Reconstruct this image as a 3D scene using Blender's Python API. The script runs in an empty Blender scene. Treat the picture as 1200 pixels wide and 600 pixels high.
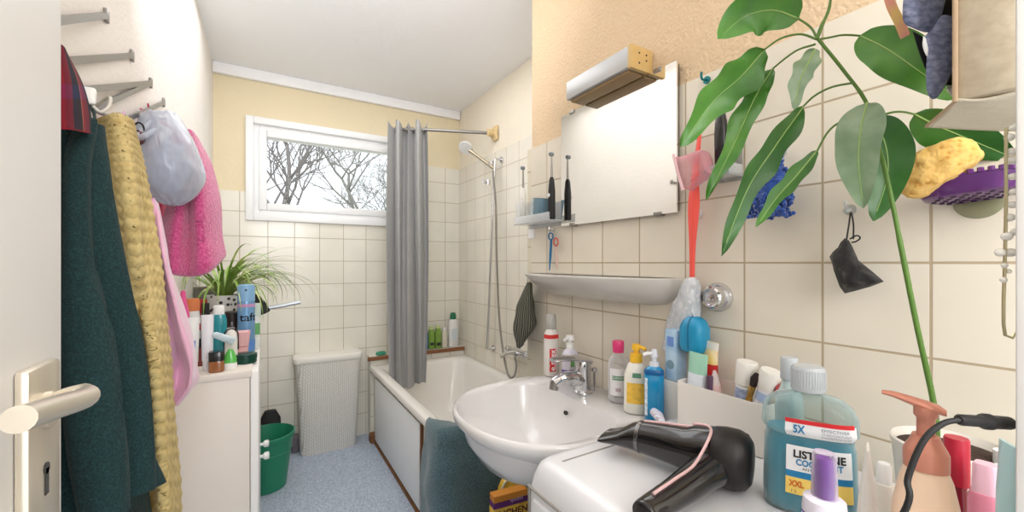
import bpy, bmesh, math, random
from math import sin, cos, pi, radians, atan2, sqrt
from mathutils import Vector, Matrix, noise as mnoise
random.seed(7)
SC = bpy.context.scene
COL = SC.collection
# ---------------------------------------------------------------- camera geometry (metres, Z up)
F = 480.0; U0 = 600.0; V0 = 308.0; H = 1.20
TH = atan2(290, 480); SN = sin(TH); CS = cos(TH)
def ray(u, v):
    a = (u-U0)/F; b = (V0-v)/F
    return a*CS+SN, -a*SN+CS, b
def at(u, v, s):
    x, y, b = ray(u, v); return Vector((x*s, y*s, H+b*s))
def onX(u, v, X): return at(u, v, X/ray(u, v)[0])
def onY(u, v, Y): return at(u, v, Y/ray(u, v)[1])
def onZ(u, v, Z): return at(u, v, (Z-H)/ray(u, v)[2])
# ---------------------------------------------------------------- materials
MATS = {}
def nt_new(name):
    m = bpy.data.materials.new(name); m.use_nodes = True
    nt = m.node_tree; b = nt.nodes['Principled BSDF']
    return m, nt, b
def lin(c):
    return tuple(((x/12.92) if x <= .04045 else ((x+.055)/1.055)**2.4) for x in c)
def C8(r, g, b): return lin((r/255, g/255, b/255))+(1,)
def mat(name, col, rough=.5, metal=0, bump=0, bscale=60, var=0, vscale=8, trans=0, ior=1.45, coat=0, sheen=0, coords='Object', alpha=1, emit=0, sss=0, detail=3):
    if name in MATS: return MATS[name]
    m, nt, b = nt_new(name)
    c = C8(*col)
    b.inputs['Base Color'].default_value = c
    b.inputs['Roughness'].default_value = rough
    b.inputs['Metallic'].default_value = metal
    b.inputs['Transmission Weight'].default_value = trans
    b.inputs['IOR'].default_value = ior
    b.inputs['Coat Weight'].default_value = coat
    b.inputs['Sheen Weight'].default_value = sheen
    b.inputs['Alpha'].default_value = alpha
    if sss:
        b.inputs['Subsurface Weight'].default_value = sss
        b.inputs['Subsurface Scale'].default_value = .01
    if emit:
        b.inputs['Emission Color'].default_value = c; b.inputs['Emission Strength'].default_value = emit
    tc = nt.nodes.new('ShaderNodeTexCoord')
    # every material carries a noise so nothing is a dead flat colour
    n = nt.nodes.new('ShaderNodeTexNoise'); n.inputs['Scale'].default_value = vscale; n.inputs['Detail'].default_value = 4
    nt.links.new(tc.outputs[coords], n.inputs['Vector'])
    v = var if var else .04
    mr = nt.nodes.new('ShaderNodeMapRange'); mr.inputs['To Min'].default_value = 1-v; mr.inputs['To Max'].default_value = 1+v
    nt.links.new(n.outputs['Fac'], mr.inputs['Value'])
    mx = nt.nodes.new('ShaderNodeMix'); mx.data_type = 'RGBA'; mx.blend_type = 'MULTIPLY'; mx.inputs[0].default_value = 1
    mx.inputs[6].default_value = c
    nt.links.new(mr.outputs[0], mx.inputs[7]); nt.links.new(mx.outputs[2], b.inputs['Base Color'])
    if bump:
        n2 = nt.nodes.new('ShaderNodeTexNoise'); n2.inputs['Scale'].default_value = bscale; n2.inputs['Detail'].default_value = detail
        nt.links.new(tc.outputs[coords], n2.inputs['Vector'])
        bp = nt.nodes.new('ShaderNodeBump'); bp.inputs['Strength'].default_value = min(1, bump); bp.inputs['Distance'].default_value = .01
        nt.links.new(n2.outputs['Fac'], bp.inputs['Height']); nt.links.new(bp.outputs[0], b.inputs['Normal'])
    MATS[name] = m
    return m
def glass(name, col, rough=.03, alpha=.25, ior=1.3):
    """clear plastic: part transparent, part glossy"""
    if name in MATS: return MATS[name]
    m, nt, b = nt_new(name)
    c = C8(*col)
    b.inputs['Base Color'].default_value = c; b.inputs['Roughness'].default_value = rough
    tr = nt.nodes.new('ShaderNodeBsdfTransparent'); tr.inputs['Color'].default_value = tuple(.5+.5*x for x in c[:3])+(1,)
    ms = nt.nodes.new('ShaderNodeMixShader')
    lw = nt.nodes.new('ShaderNodeLayerWeight'); lw.inputs['Blend'].default_value = .3
    ad = nt.nodes.new('ShaderNodeMath'); ad.operation = 'ADD'; ad.use_clamp = True; ad.inputs[1].default_value = alpha
    nt.links.new(lw.outputs['Facing'], ad.inputs[0])
    nt.links.new(ad.outputs[0], ms.inputs[0]); nt.links.new(tr.outputs[0], ms.inputs[1]); nt.links.new(b.outputs[0], ms.inputs[2])
    nt.links.new(ms.outputs[0], nt.nodes['Material Output'].inputs['Surface'])
    MATS[name] = m; return m
def tile_mat(name, ax, o1, o2, w, h, c1, c2, grout, mortar=.0018, rough=.18):
    m, nt, b = nt_new(name)
    tc = nt.nodes.new('ShaderNodeTexCoord'); sp = nt.nodes.new('ShaderNodeSeparateXYZ'); cb = nt.nodes.new('ShaderNodeCombineXYZ')
    nt.links.new(tc.outputs['Object'], sp.inputs[0])
    for k, (a, o) in enumerate(((ax, o1), ('Z', o2))):
        s = nt.nodes.new('ShaderNodeMath'); s.operation = 'SUBTRACT'; s.inputs[1].default_value = o-30*(w if k == 0 else h)
        nt.links.new(sp.outputs[a], s.inputs[0]); nt.links.new(s.outputs[0], cb.inputs[k])
    br = nt.nodes.new('ShaderNodeTexBrick'); br.offset = 0; br.squash = 1
    br.inputs['Scale'].default_value = 1; br.inputs['Brick Width'].default_value = w; br.inputs['Row Height'].default_value = h
    br.inputs['Mortar Size'].default_value = mortar; br.inputs['Mortar Smooth'].default_value = .2; br.inputs['Bias'].default_value = -.2
    br.inputs['Color1'].default_value = C8(*c1); br.inputs['Color2'].default_value = C8(*c2); br.inputs['Mortar'].default_value = C8(*grout)
    nt.links.new(cb.outputs[0], br.inputs['Vector'])
    n = nt.nodes.new('ShaderNodeTexNoise'); n.inputs['Scale'].default_value = 7; n.inputs['Detail'].default_value = 5
    nt.links.new(tc.outputs['Object'], n.inputs['Vector'])
    mr = nt.nodes.new('ShaderNodeMapRange'); mr.inputs['To Min'].default_value = .90; mr.inputs['To Max'].default_value = 1.06
    nt.links.new(n.outputs['Fac'], mr.inputs['Value'])
    mx = nt.nodes.new('ShaderNodeMix'); mx.data_type = 'RGBA'; mx.blend_type = 'MULTIPLY'; mx.inputs[0].default_value = 1
    nt.links.new(br.outputs['Color'], mx.inputs[6]); nt.links.new(mr.outputs[0], mx.inputs[7]); nt.links.new(mx.outputs[2], b.inputs['Base Color'])
    rr = nt.nodes.new('ShaderNodeMapRange'); rr.inputs['To Min'].default_value = rough; rr.inputs['To Max'].default_value = .8
    nt.links.new(br.outputs['Fac'], rr.inputs['Value']); nt.links.new(rr.outputs[0], b.inputs['Roughness'])
    inv = nt.nodes.new('ShaderNodeMath'); inv.operation = 'SUBTRACT'; inv.inputs[0].default_value = 1; nt.links.new(br.outputs['Fac'], inv.inputs[1])
    bp = nt.nodes.new('ShaderNodeBump'); bp.inputs['Strength'].default_value = .5; bp.inputs['Distance'].default_value = .002
    nt.links.new(inv.outputs[0], bp.inputs['Height']); nt.links.new(bp.outputs[0], b.inputs['Normal'])
    MATS[name] = m; return m
def ramp_mat(name, kind, scale, stops, rough=.7, bump=0, coords='Object', sheen=0, stretch=(1, 1, 1), detail=2, bdist=.004):
    """colour ramp over a procedural texture"""
    if name in MATS: return MATS[name]
    m, nt, b = nt_new(name)
    tc = nt.nodes.new('ShaderNodeTexCoord'); mp = nt.nodes.new('ShaderNodeMapping'); mp.inputs['Scale'].default_value = stretch
    nt.links.new(tc.outputs[coords], mp.inputs['Vector'])
    if kind == 'noise':
        t = nt.nodes.new('ShaderNodeTexNoise'); t.inputs['Detail'].default_value = detail; out = 'Fac'
    elif kind == 'voronoi':
        t = nt.nodes.new('ShaderNodeTexVoronoi'); out = 'Distance'
    elif kind == 'cell':
        t = nt.nodes.new('ShaderNodeTexVoronoi'); out = 'Color'
    else:
        t = nt.nodes.new('ShaderNodeTexWave'); t.bands_direction = kind[-1].upper(); t.inputs['Distortion'].default_value = .4; out = 'Fac'
    t.inputs['Scale'].default_value = scale
    nt.links.new(mp.outputs[0], t.inputs['Vector'])
    cr = nt.nodes.new('ShaderNodeValToRGB')
    e = cr.color_ramp.elements
    while len(e) < len(stops): e.new(.5)
    for k, (p, c) in enumerate(stops): e[k].position = p; e[k].color = C8(*c)
    nt.links.new(t.outputs[out], cr.inputs[0]); nt.links.new(cr.outputs[0], b.inputs['Base Color'])
    b.inputs['Roughness'].default_value = rough; b.inputs['Sheen Weight'].default_value = sheen
    if bump:
        bp = nt.nodes.new('ShaderNodeBump'); bp.inputs['Strength'].default_value = bump; bp.inputs['Distance'].default_value = bdist
        nt.links.new(t.outputs[out], bp.inputs['Height']); nt.links.new(bp.outputs[0], b.inputs['Normal'])
    MATS[name] = m; return m
# ---------------------------------------------------------------- object helpers
def tag(o, label=None, cat=None, group=None, kind=None):
    if label: o['label'] = label
    if cat: o['category'] = cat
    if group: o['group'] = group
    if kind: o['kind'] = kind
    return o
def thing(name, label, cat, loc=(0, 0, 0), rot=(0, 0, 0), group=None):
    o = bpy.data.objects.new(name, None); COL.objects.link(o)
    o.location = loc; o.rotation_euler = rot; o.empty_display_size = .03
    return tag(o, label, cat, group)
def mk(name, verts, faces, m, parent=None, smooth=True, world=False, uvs=None, auto=40):
    me = bpy.data.meshes.new(name)
    if world and parent is not None:
        root = parent
        off = Vector((0, 0, 0))
        while root is not None: off += root.location; root = root.parent
        verts = [Vector(v)-off for v in verts]
    me.from_pydata([tuple(v) for v in verts], [], faces)
    me.validate(); me.update()
    if uvs is not None:
        ul = me.uv_layers.new(name='UVMap')
        for lp in me.loops: ul.data[lp.index].uv = uvs[lp.vertex_index]
    if isinstance(m, (list, tuple)):
        for q in m: me.materials.append(q)
    elif m: me.materials.append(m)
    if smooth:
        for p in me.polygons: p.use_smooth = True
        if auto and auto < 180:
            try: me.set_sharp_from_angle(angle=radians(auto))
            except Exception: pass
    o = bpy.data.objects.new(name, me); COL.objects.link(o)
    if parent is not None: o.parent = parent
    return o
def from_bm(name, bm, m, parent=None, smooth=True, world=False, auto=40):
    bmesh.ops.recalc_face_normals(bm, faces=bm.faces)
    bm.verts.ensure_lookup_table()
    vs = [v.co.copy() for v in bm.verts]; fs = [[v.index for v in f.verts] for f in bm.faces]
    bm.free()
    return mk(name, vs, fs, m, parent, smooth, world, auto=auto)
def bm_box(bm, lo, hi, bev=0, seg=2, M=None):
    c = [(a+b)/2 for a, b in zip(lo, hi)]; d = [abs(b-a) for a, b in zip(lo, hi)]
    t = bmesh.new()
    bmesh.ops.create_cube(t, size=1, matrix=Matrix.Translation(c) @ Matrix.Diagonal((*d, 1)))
    if bev: bmesh.ops.bevel(t, geom=list(t.edges), offset=bev, segments=seg, affect='EDGES', profile=.5)
    if M is not None: bmesh.ops.transform(t, matrix=M, verts=t.verts)
    me = bpy.data.meshes.new('t'); t.to_mesh(me); t.free(); bm.from_mesh(me); bpy.data.meshes.remove(me)
def box(name, lo, hi, m, parent=None, bev=0, seg=2, world=False, M=None):
    bm = bmesh.new(); bm_box(bm, lo, hi, bev, seg, M)
    return from_bm(name, bm, m, parent, smooth=bool(bev), world=world, auto=25)
def bm_to(bm, name, m, parent=None, **k): return from_bm(name, bm, m, parent, **k)
def se(a, rx, ry, n):
    ca, sa = cos(a), sin(a)
    r = (abs(ca)**n+abs(sa)**n)**(-1.0/n)
    return Vector((rx*r*ca, ry*r*sa, 0))
def secs_at(secs, z):
    for k in range(len(secs)-1):
        z0, z1 = secs[k][0], secs[k+1][0]
        if z0 <= z <= z1 and z1 > z0:
            t = (z-z0)/(z1-z0)
            return [secs[k][i]+t*(secs[k+1][i]-secs[k][i]) for i in range(1, 4)]
    return list(secs[-1][1:4])
def norm_secs(secs):
    return [(s[0], s[1], s[2] if len(s) > 2 and s[2] else s[1], s[3] if len(s) > 3 else 2) for s in secs]
def loft(name, secs, m, parent=None, seg=32, M=None, caps=(True, True), world=False, auto=40):
    """stack of superellipse sections (z, rx, ry, n)"""
    secs = norm_secs(secs)
    vs = []; fs = []
    for z, rx, ry, n in secs:
        for k in range(seg):
            p = se(2*pi*k/seg, rx, ry, n); vs.append(Vector((p.x, p.y, z)))
    for j in range(len(secs)-1):
        for k in range(seg):
            fs.append([j*seg+k, j*seg+(k+1) % seg, (j+1)*seg+(k+1) % seg, (j+1)*seg+k])
    if caps[0]: fs.append(list(range(seg))[::-1])
    if caps[1]: fs.append([(len(secs)-1)*seg+k for k in range(seg)])
    if M is not None: vs = [M @ v for v in vs]
    return mk(name, vs, fs, m, parent, True, world, auto=auto)
def wrap(name, secs, z0, z1, a0, a1, m, parent, off=.0006, M=None, na=20, nz=5):
    """a printed label lying on a lofted body, between two heights and two angles"""
    secs = norm_secs(secs); vs = []; fs = []
    for j in range(nz+1):
        z = z0+(z1-z0)*j/nz; rx, ry, n = secs_at(secs, z)
        for k in range(na+1):
            p = se(a0+(a1-a0)*k/na, rx+off, ry+off, n); vs.append(Vector((p.x, p.y, z)))
    for j in range(nz):
        for k in range(na):
            a = j*(na+1)+k; fs.append([a, a+1, a+na+2, a+na+1])
    if M is not None: vs = [M @ v for v in vs]
    return mk(name, vs, fs, m, parent, True)
def text_geo(s, size, bold=0, spacing=1):
    cu = bpy.data.curves.new('t', 'FONT'); cu.body = s; cu.size = size; cu.align_x = 'CENTER'; cu.align_y = 'CENTER'
    cu.offset = bold; cu.space_character = spacing; cu.resolution_u = 3
    o = bpy.data.objects.new('t', cu); COL.objects.link(o)
    dg = bpy.context.evaluated_depsgraph_get(); me = bpy.data.meshes.new_from_object(o.evaluated_get(dg))
    vs = [v.co.copy() for v in me.vertices]; fs = [list(p.vertices) for p in me.polygons]
    bpy.data.objects.remove(o); bpy.data.curves.remove(cu); bpy.data.meshes.remove(me)
    return vs, fs
def text_wrap(s, size, secs, z, ac, m, parent, off=.0012, bold=0, vert=False, sx=1, M=None, name='lettering', spacing=1, fit=None):
    secs = norm_secs(secs); vs, fs = text_geo(s, size, bold, spacing); out = []
    if fit:
        sx = fit/max(1e-6, max(v.x for v in vs)-min(v.x for v in vs))
    rx0, ry0, n0 = secs_at(secs, z); tab = []; L = 0; N = 240; prev = None
    for i in range(-N, N+1):                       # arc length along the outline, measured from the label's middle
        a = ac+1.9*i/N; q = se(a, rx0, ry0, n0)
        if prev is not None: L += (q-prev).length
        tab.append([a, L]); prev = q
    mid = tab[N][1]
    def ang(x):
        t = x+mid
        lo, hi = 0, len(tab)-1
        while hi-lo > 1:
            k = (lo+hi)//2
            if tab[k][1] <= t: lo = k
            else: hi = k
        d = tab[hi][1]-tab[lo][1]
        return tab[lo][0]+(tab[hi][0]-tab[lo][0])*((t-tab[lo][1])/d if d else 0)
    for v in vs:
        x, y = (v.x*sx, v.y) if not vert else (-v.y, v.x*sx)
        rx, ry, n = secs_at(secs, z+y)
        p = se(ang(x), rx+off, ry+off, n); out.append(Vector((p.x, p.y, z+y)))
    if M is not None: out = [M @ v for v in out]
    return mk(name, out, fs, m, parent, False)
def text_flat(s, size, M, m, parent, bold=0, sx=1, name='lettering'):
    vs, fs = text_geo(s, size, bold)
    return mk(name, [M @ Vector((v.x*sx, v.y, 0)) for v in vs], fs, m, parent, False)
def cr(pts, n):
    """Catmull-Rom through points, n samples per span"""
    P = [Vector(p) for p in pts]
    if len(P) < 3:
        return [P[0].lerp(P[-1], k/n) for k in range(n+1)]
    P = [2*P[0]-P[1]]+P+[2*P[-1]-P[-2]]; out = []
    for i in range(1, len(P)-2):
        a, b, c, d = P[i-1:i+3]
        for k in range(n):
            t = k/n
            out.append(.5*((2*b)+(c-a)*t+(2*a-5*b+4*c-d)*t*t+(3*b-a-3*c+d)*t**3))
    out.append(P[-2]); return out
def bm_tube(bm, pts, r, seg=10, flat=None):
    """tube through pts; r number or list; flat=(w,h) makes a strip-shaped bar"""
    P = [Vector(p) for p in pts]; n = len(P)
    R = r if isinstance(r, (list, tuple)) else [r]*n
    if len(R) != n: R = [R[0]+(R[-1]-R[0])*i/(n-1) if len(R) == 2 else R[min(len(R)-1, int(i*len(R)/n))] for i in range(n)]
    up = None; rings = []
    for i in range(n):
        d = (P[min(i+1, n-1)]-P[max(i-1, 0)])
        if d.length < 1e-9: d = Vector((0, 0, 1))
        d.normalize()
        if up is None:
            up = Vector((0, 0, 1)) if abs(d.z) < .9 else Vector((1, 0, 0))
        s = d.cross(up)
        if s.length < 1e-6: s = d.orthogonal()
        s.normalize(); up = s.cross(d).normalized()
        ring = []
        for k in range(seg):
            a = 2*pi*k/seg
            if flat: ring.append(bm.verts.new(P[i]+s*(flat[0]*(1 if cos(a+.01) > 0 else -1))+up*(flat[1]*(1 if sin(a+.01) > 0 else -1))))
            else: ring.append(bm.verts.new(P[i]+(s*cos(a)+up*sin(a))*R[i]))
        rings.append(ring)
    for a, b in zip(rings, rings[1:]):
        for k in range(len(a)):
            bm.faces.new((a[k], a[(k+1) % len(a)], b[(k+1) % len(a)], b[k]))
    bm.faces.new(rings[0][::-1]); bm.faces.new(rings[-1])
def tube(name, pts, r, m, parent=None, seg=10, smooth=0, world=False, flat=None):
    bm = bmesh.new()
    if smooth: pts = cr(pts, smooth)
    if flat: seg = 4
    bm_tube(bm, pts, r, seg, flat)
    return from_bm(name, bm, m, parent, smooth=not flat, world=world)
def patch(name, ctrl, nu, nv, m, parent=None, world=True, thick=0, disp=None, seed=0, wob=0, wsc=6, subsurf=0):
    """surface through a grid of control points (rows top to bottom), Catmull-Rom both ways, with optional displacement(u,v)"""
    rows = [cr(r, nu) for r in ctrl]
    cols = len(rows[0]); grid = []
    for c in range(cols): grid.append(cr([r[c] for r in rows], nv))
    R = len(grid[0]); vs = []; uv = []
    du = sum((Vector(a)-Vector(b)).length for a, b in zip(rows[len(rows)//2], rows[len(rows)//2][1:])); dv = sum((a-b).length for a, b in zip(grid[cols//2], grid[cols//2][1:]))
    for j in range(R):
        for i in range(cols):
            p = grid[i][j].copy()
            a = grid[min(i+1, cols-1)][j]-grid[max(i-1, 0)][j]; b = grid[i][min(j+1, R-1)]-grid[i][max(j-1, 0)]
            nn = a.cross(b); nn = nn.normalized() if nn.length > 1e-12 else Vector((0, -1, 0))
            fu, fv = i/(cols-1), j/(R-1)
            d = 0
            if disp: d += disp(fu*du, fv*dv, fu, fv)
            if wob: d += wob*mnoise.noise(p*wsc+Vector((seed*3.1, seed, 0)))
            vs.append(p+nn*d); uv.append((fu*du, fv*dv))
    fs = [[j*cols+i, j*cols+i+1, (j+1)*cols+i+1, (j+1)*cols+i] for j in range(R-1) for i in range(cols-1)]
    o = mk(name, vs, fs, m, parent, True, world and parent is not None, uvs=uv, auto=0)
    if thick:
        s = o.modifiers.new('s', 'SOLIDIFY'); s.thickness = thick; s.offset = 0
    return o
def copy_tree(o, parent=None):
    c = o.copy(); COL.objects.link(c)
    if parent is not None: c.parent = parent
    for ch in list(o.children): copy_tree(ch, c)
    return c
def cam_ang(p): return atan2(-p[1], -p[0])
def T(x, y, z): return Matrix.Translation((x, y, z))
def RX(a): return Matrix.Rotation(a, 4, 'X')
def RY(a): return Matrix.Rotation(a, 4, 'Y')
def RZ(a): return Matrix.Rotation(a, 4, 'Z')
# ================================================================ THE ROOM
XL, XN, XT, YB, YS, YF, ZC = -.262, .92, 1.318, 3.0, 1.385, -1.0, 2.39
M_ceil = mat('ceiling_paint', (250, 250, 252), .9, bump=.15, bscale=80, var=.02)
M_wallL = mat('white_woodchip_paper', (240, 234, 227), .9, bump=.18, bscale=90, var=.03)
M_wallN = mat('peach_woodchip_paper', (220, 194, 160), .9, bump=.5, bscale=110, var=.06, vscale=60)
M_wallB = mat('yellow_plaster', (234, 220, 188), .9, bump=.15, bscale=40, var=.05, vscale=5)
M_wallT = mat('pale_cream_plaster', (240, 230, 212), .9, bump=.2, bscale=60, var=.03)
M_tileN = tile_mat('cream_tiles_near', 'Y', .216, 1.2, .15, .154, (228, 220, 204), (223, 214, 197), (180, 163, 136), .0022)
M_tileB = tile_mat('cream_tiles_window_wall', 'X', .166, .755, .148, .152, (240, 236, 224), (236, 231, 217), (184, 170, 146), .002)
M_tileT = tile_mat('cream_tiles_bath_wall', 'Y', 3.0, .755, .15, .152, (240, 234, 221), (236, 229, 213), (190, 174, 150), .002)
M_tileX = tile_mat('cream_tiles_bath_end', 'X', .66, .20, .15, .152, (226, 217, 196), (222, 212, 190), (176, 158, 128), .002)
M_floor = ramp_mat('blue_speckled_vinyl', 'cell', 190, [(0, (140, 156, 178)), (.4, (176, 188, 206)), (.75, (208, 216, 228)), (1, (120, 136, 162))], .5)
M_white = mat('white_gloss_paint', (240, 239, 236), .35, var=.02)
M_ivory = mat('ivory_lacquer', (233, 224, 214), .4, var=.03)
M_pvc = mat('white_window_plastic', (246, 247, 248), .3, var=.01)
M_cer = mat('white_ceramic', (226, 224, 222), .12, coat=.4, var=.015)
M_enamel = mat('ivory_bath_enamel', (244, 240, 233), .2, coat=.3, var=.03, vscale=3)
M_chrome = mat('chrome', (215, 215, 218), .12, metal=1, var=.03)
M_steel = mat('brushed_steel', (150, 147, 142), .4, metal=.9, bump=.05, bscale=150)
M_alu = mat('satin_aluminium', (225, 216, 200), .32, metal=.75)
M_black = mat('black_plastic', (22, 21, 22), .25, coat=.3)
M_blackm = mat('matt_black_plastic', (28, 27, 27), .55)
M_wood = mat('brown_wood', (140, 92, 60), .6, var=.25, vscale=20, bump=.2)
M_whiteP = mat('white_plastic', (240, 240, 238), .35)
M_clearP = glass('clear_plastic', (238, 240, 240), .05, .16)
def st(o): return tag(o, kind='structure')
def ibox(name, lo, hi, m, parent=None, **k): return box(name, lo, hi, m, parent, **k)
st(ibox('floor', (XL-.1, YF, -.1), (XT+.1, YB+.1, 0), M_floor))
st(ibox('ceiling', (XL-.1, YF, ZC), (XT+.1, YB+.1, ZC+.1), M_ceil))
st(ibox('wall_left', (XL-.1, YF, 0), (XL, YB+.1, ZC), M_wallL))
# near right wall (boxed-out chase) with its tile field
wn = st(ibox('wall_right', (XN+.006, YF, 0), (XT+.1, YS-.01, ZC), M_wallN))
ibox('tile_field', (XN, YF, 0), (XN+.007, YS+.015, 1.659), M_tileN, wn)
ibox('tile_return', (XN, YS-.012, 0), (XT+.02, YS+.015, 1.659), M_tileX, wn)
# bath wall, set back
wt = st(ibox('wall_bath', (XT+.006, YS-.02, 0), (XT+.1, YB+.1, ZC), M_wallT))
ibox('tile_field', (XT, YS, 0), (XT+.007, YB, 1.94), M_tileT, wt)
# window wall with an opening
WX0, WX1, WZ0, WZ1 = -.062, .955, 1.50, 2.065
bm = bmesh.new()
for lo, hi in (((XL, YB, 0), (WX0, YB+.2, ZC)), ((WX1, YB, 0), (XT+.1, YB+.2, ZC)), ((WX0, YB, 0), (WX1, YB+.2, WZ0)), ((WX0, YB, WZ1), (WX1, YB+.2, ZC))):
    bm_box(bm, lo, hi)
wb = st(from_bm('wall_back', bm, M_wallB, smooth=False))
bm = bmesh.new()
for lo, hi in (((XL, YB-.007, 0), (WX0, YB, 1.637)), ((WX0, YB-.007, 0), (WX1, YB, WZ0)), ((WX1, YB-.007, 0), (XT, YB, 1.937))): bm_box(bm, lo, hi)
from_bm('tile_field', bm, M_tileB, wb, smooth=False)
st(ibox('trim_1', (XL, YB-.035, 2.325), (XT, YB, ZC), M_ceil, bev=.006))
# wall behind the camera with the doorway
wf = bmesh.new()
for lo, hi in (((XL, YF-.1, 0), (-.15, YF, ZC)), ((.62, YF-.1, 0), (XT, YF, ZC)), ((-.15, YF-.1, 2.05), (.62, YF, ZC))): bm_box(wf, lo, hi)
st(from_bm('wall_front', wf, M_wallL, smooth=False))
# ---- window
win = st(thing('window_1', None, None, (WX0, YB, WZ0)))
def frame(name, x0, x1, z0, z1, w, y0, y1, m, parent, bev=.004):
    bm = bmesh.new()
    for lo, hi in (((x0, y0, z0), (x0+w, y1, z1)), ((x1-w, y0, z0), (x1, y1, z1)), ((x0+w, y0, z0), (x1-w, y1, z0+w)), ((x0+w, y0, z1-w), (x1-w, y1, z1))):
        bm_box(bm, lo, hi, bev)
    return from_bm(name, bm, m, parent, world=True, smooth=True)
frame('surround', WX0-.038, WX1+.038, WZ0-.038, WZ1+.038, .042, YB-.03, YB+.02, M_pvc, win)
frame('frame', WX0+.002, WX1-.002, WZ0+.002, WZ1-.002, .035, YB+.0, YB+.08, M_pvc, win)
sash = frame('sash', WX0+.03, WX1-.03, WZ0+.03, WZ1-.03, .045, YB-.012, YB+.065, M_pvc, win, .007)
box('gasket', (WX0+.071, YB+.012, WZ0+.071), (WX1-.071, YB+.02, WZ0+.0745), M_blackm, sash, world=True)
M_pane = glass('window_glass', (250, 252, 255), .01, .02)
box('pane', (WX0+.072, YB+.018, WZ0+.072), (WX1-.072, YB+.024, WZ1-.072), M_pane, win, world=True)
# ---- open door at the left edge of the picture
M_door = mat('white_door_lacquer', (232, 231, 229), .45, bump=.05, bscale=25, var=.02, vscale=4)
DX, DY = -.143, .481
door = st(ibox('door_1', (DX-.04, -.28, .01), (DX, DY, 2.02), M_door, bev=.002))
pl = box('lock_plate', (DX, .403, .93), (DX+.008, .4535, 1.127), M_alu, door, bev=.003)
bm = bmesh.new()
bm_tube(bm, [(DX+.006, .427, 1.094), (DX+.012, .427, 1.094)], .013, 20)
bm_tube(bm, cr([(DX+.01, .427, 1.096), (DX+.020, .427, 1.100), (DX+.029, .424, 1.102), (DX+.032, .408, 1.103), (DX+.031, .365, 1.110), (DX+.030, .325, 1.116)], 6), [.0085]*12+[.0075]*19, 16)
from_bm('door_handle', bm, M_alu, door)
bm = bmesh.new()
bm_tube(bm, [(DX+.004, .427, 1.052), (DX+.0088, .427, 1.052)], .0042, 14)
bm_box(bm, (DX+.004, .4245, 1.033), (DX+.0088, .4295, 1.052))
from_bm('keyhole', bm, M_black, door, smooth=False)
# ================================================================ OUTSIDE: bare trees under a white sky
M_bark = mat('grey_bark', (124, 118, 114), .9, bump=.4, bscale=6, var=.2, coords='Object')
M_twig = mat('grey_green_twigs', (140, 140, 132), .9, var=.2)
def tree(label, base, h, lean, seed, m, depth=5, spread=.55, thick=.09):
    rnd = random.Random(seed); bm = bmesh.new(); cnt = [0]
    def br(p, d, L, r, lev):
        n = 4; pts = [p]; q = p.copy(); dd = d.copy()
        for k in range(n):
            dd = (dd+Vector((rnd.uniform(-.2, .2), rnd.uniform(-.2, .2), rnd.uniform(-.05, .2)))).normalized()
            q = q+dd*L/n; pts.append(q.copy())
        bm_tube(bm, pts, [r, r*.6], 6 if lev < 2 else 3); cnt[0] += 1
        if lev >= depth: return
        kids = 4 if lev < 3 else 3
        for k in range(kids):
            t = rnd.uniform(.35, 1) if k else 1
            s = pts[0].lerp(pts[-1], t) if False else pts[min(n, max(1, int(t*n+.5)))]
            a = rnd.uniform(0, 2*pi); o = dd.orthogonal().normalized(); o = Matrix.Rotation(a, 3, dd) @ o
            nd = (dd*(1-spread*.6)+o*spread*rnd.uniform(.6, 1.2)+Vector((0, 0, .12))).normalized()
            br(s, nd, L*rnd.uniform(.55, .78), r*.55, lev+1)
    br(Vector((0, 0, 0)), Vector(lean).normalized(), h, thick, 0)
    o = from_bm('bare_tree', bm, m, None, smooth=True, auto=0); o.location = base
    return tag(o, label, 'tree', 'bare trees outside the window')
tree('tall bare grey tree with forked branches, left part of the window view', (.62, 9.5, 0), 2.3, (.05, 0, 1), 3, M_bark, 5, .6, .11)
tree('wide leaning bare tree with many twigs, right part of the window view', (2.0, 13.4, -.5), 2.8, (.35, 0, 1), 5, M_twig, 6, .8, .11)
tree('distant pale bare tree, low between the two larger trees outside the window', (4.6, 24, -.8), 3.0, (-.1, 0, 1), 21, M_twig, 6, .7, .1)
st(ibox('ground_outside', (-15, 4.0, -1.2), (25, 40, -1.0), mat('winter_grass', (150, 152, 130), .95, var=.2)))
# ================================================================ BATH
TX0, TX1, TY0, TY1, TZ = .615, XT-.002, 1.575, 2.895, .50
bath = thing('bathtub', 'ivory enamel bathtub built in beside the right wall, tiled front with white board', 'bathtub', (0, 0, 0))
def rrect(x0, x1, y0, y1, r, z, n=8):
    out = []
    for cx, cy, a0 in ((x1-r, y1-r, 0), (x0+r, y1-r, pi/2), (x0+r, y0+r, pi), (x1-r, y0+r, 3*pi/2)):
        for k in range(n+1):
            a = a0+pi/2*k/n; out.append(Vector((cx+r*cos(a), cy+r*sin(a), z)))
    return out
rings = [rrect(TX0, TX1, TY0, TY1, .012, TZ-.035), rrect(TX0, TX1, TY0, TY1, .012, TZ-.006), rrect(TX0+.006, TX1-.006, TY0+.006, TY1-.006, .014, TZ)]
for ins, z, r in ((.046, TZ, .07), (.056, TZ-.006, .08), (.066, TZ-.03, .09), (.085, .36, .10), (.105, .22, .12), (.13, .15, .13), (.17, .125, .12), (.25, .12, .09)):
    rings.append(rrect(TX0+ins, TX1-ins, TY0+ins*1.2, TY1-ins*1.6, r, z))
vs = []; fs = []; n = len(rings[0])
for r_ in rings: vs += r_
for j in range(len(rings)-1):
    for k in range(n): fs.append([j*n+k, j*n+(k+1) % n, (j+1)*n+(k+1) % n, (j+1)*n+k])
fs.append([(len(rings)-1)*n+k for k in range(n)])
mk('tub', vs, fs, M_enamel, bath, auto=60)
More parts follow.
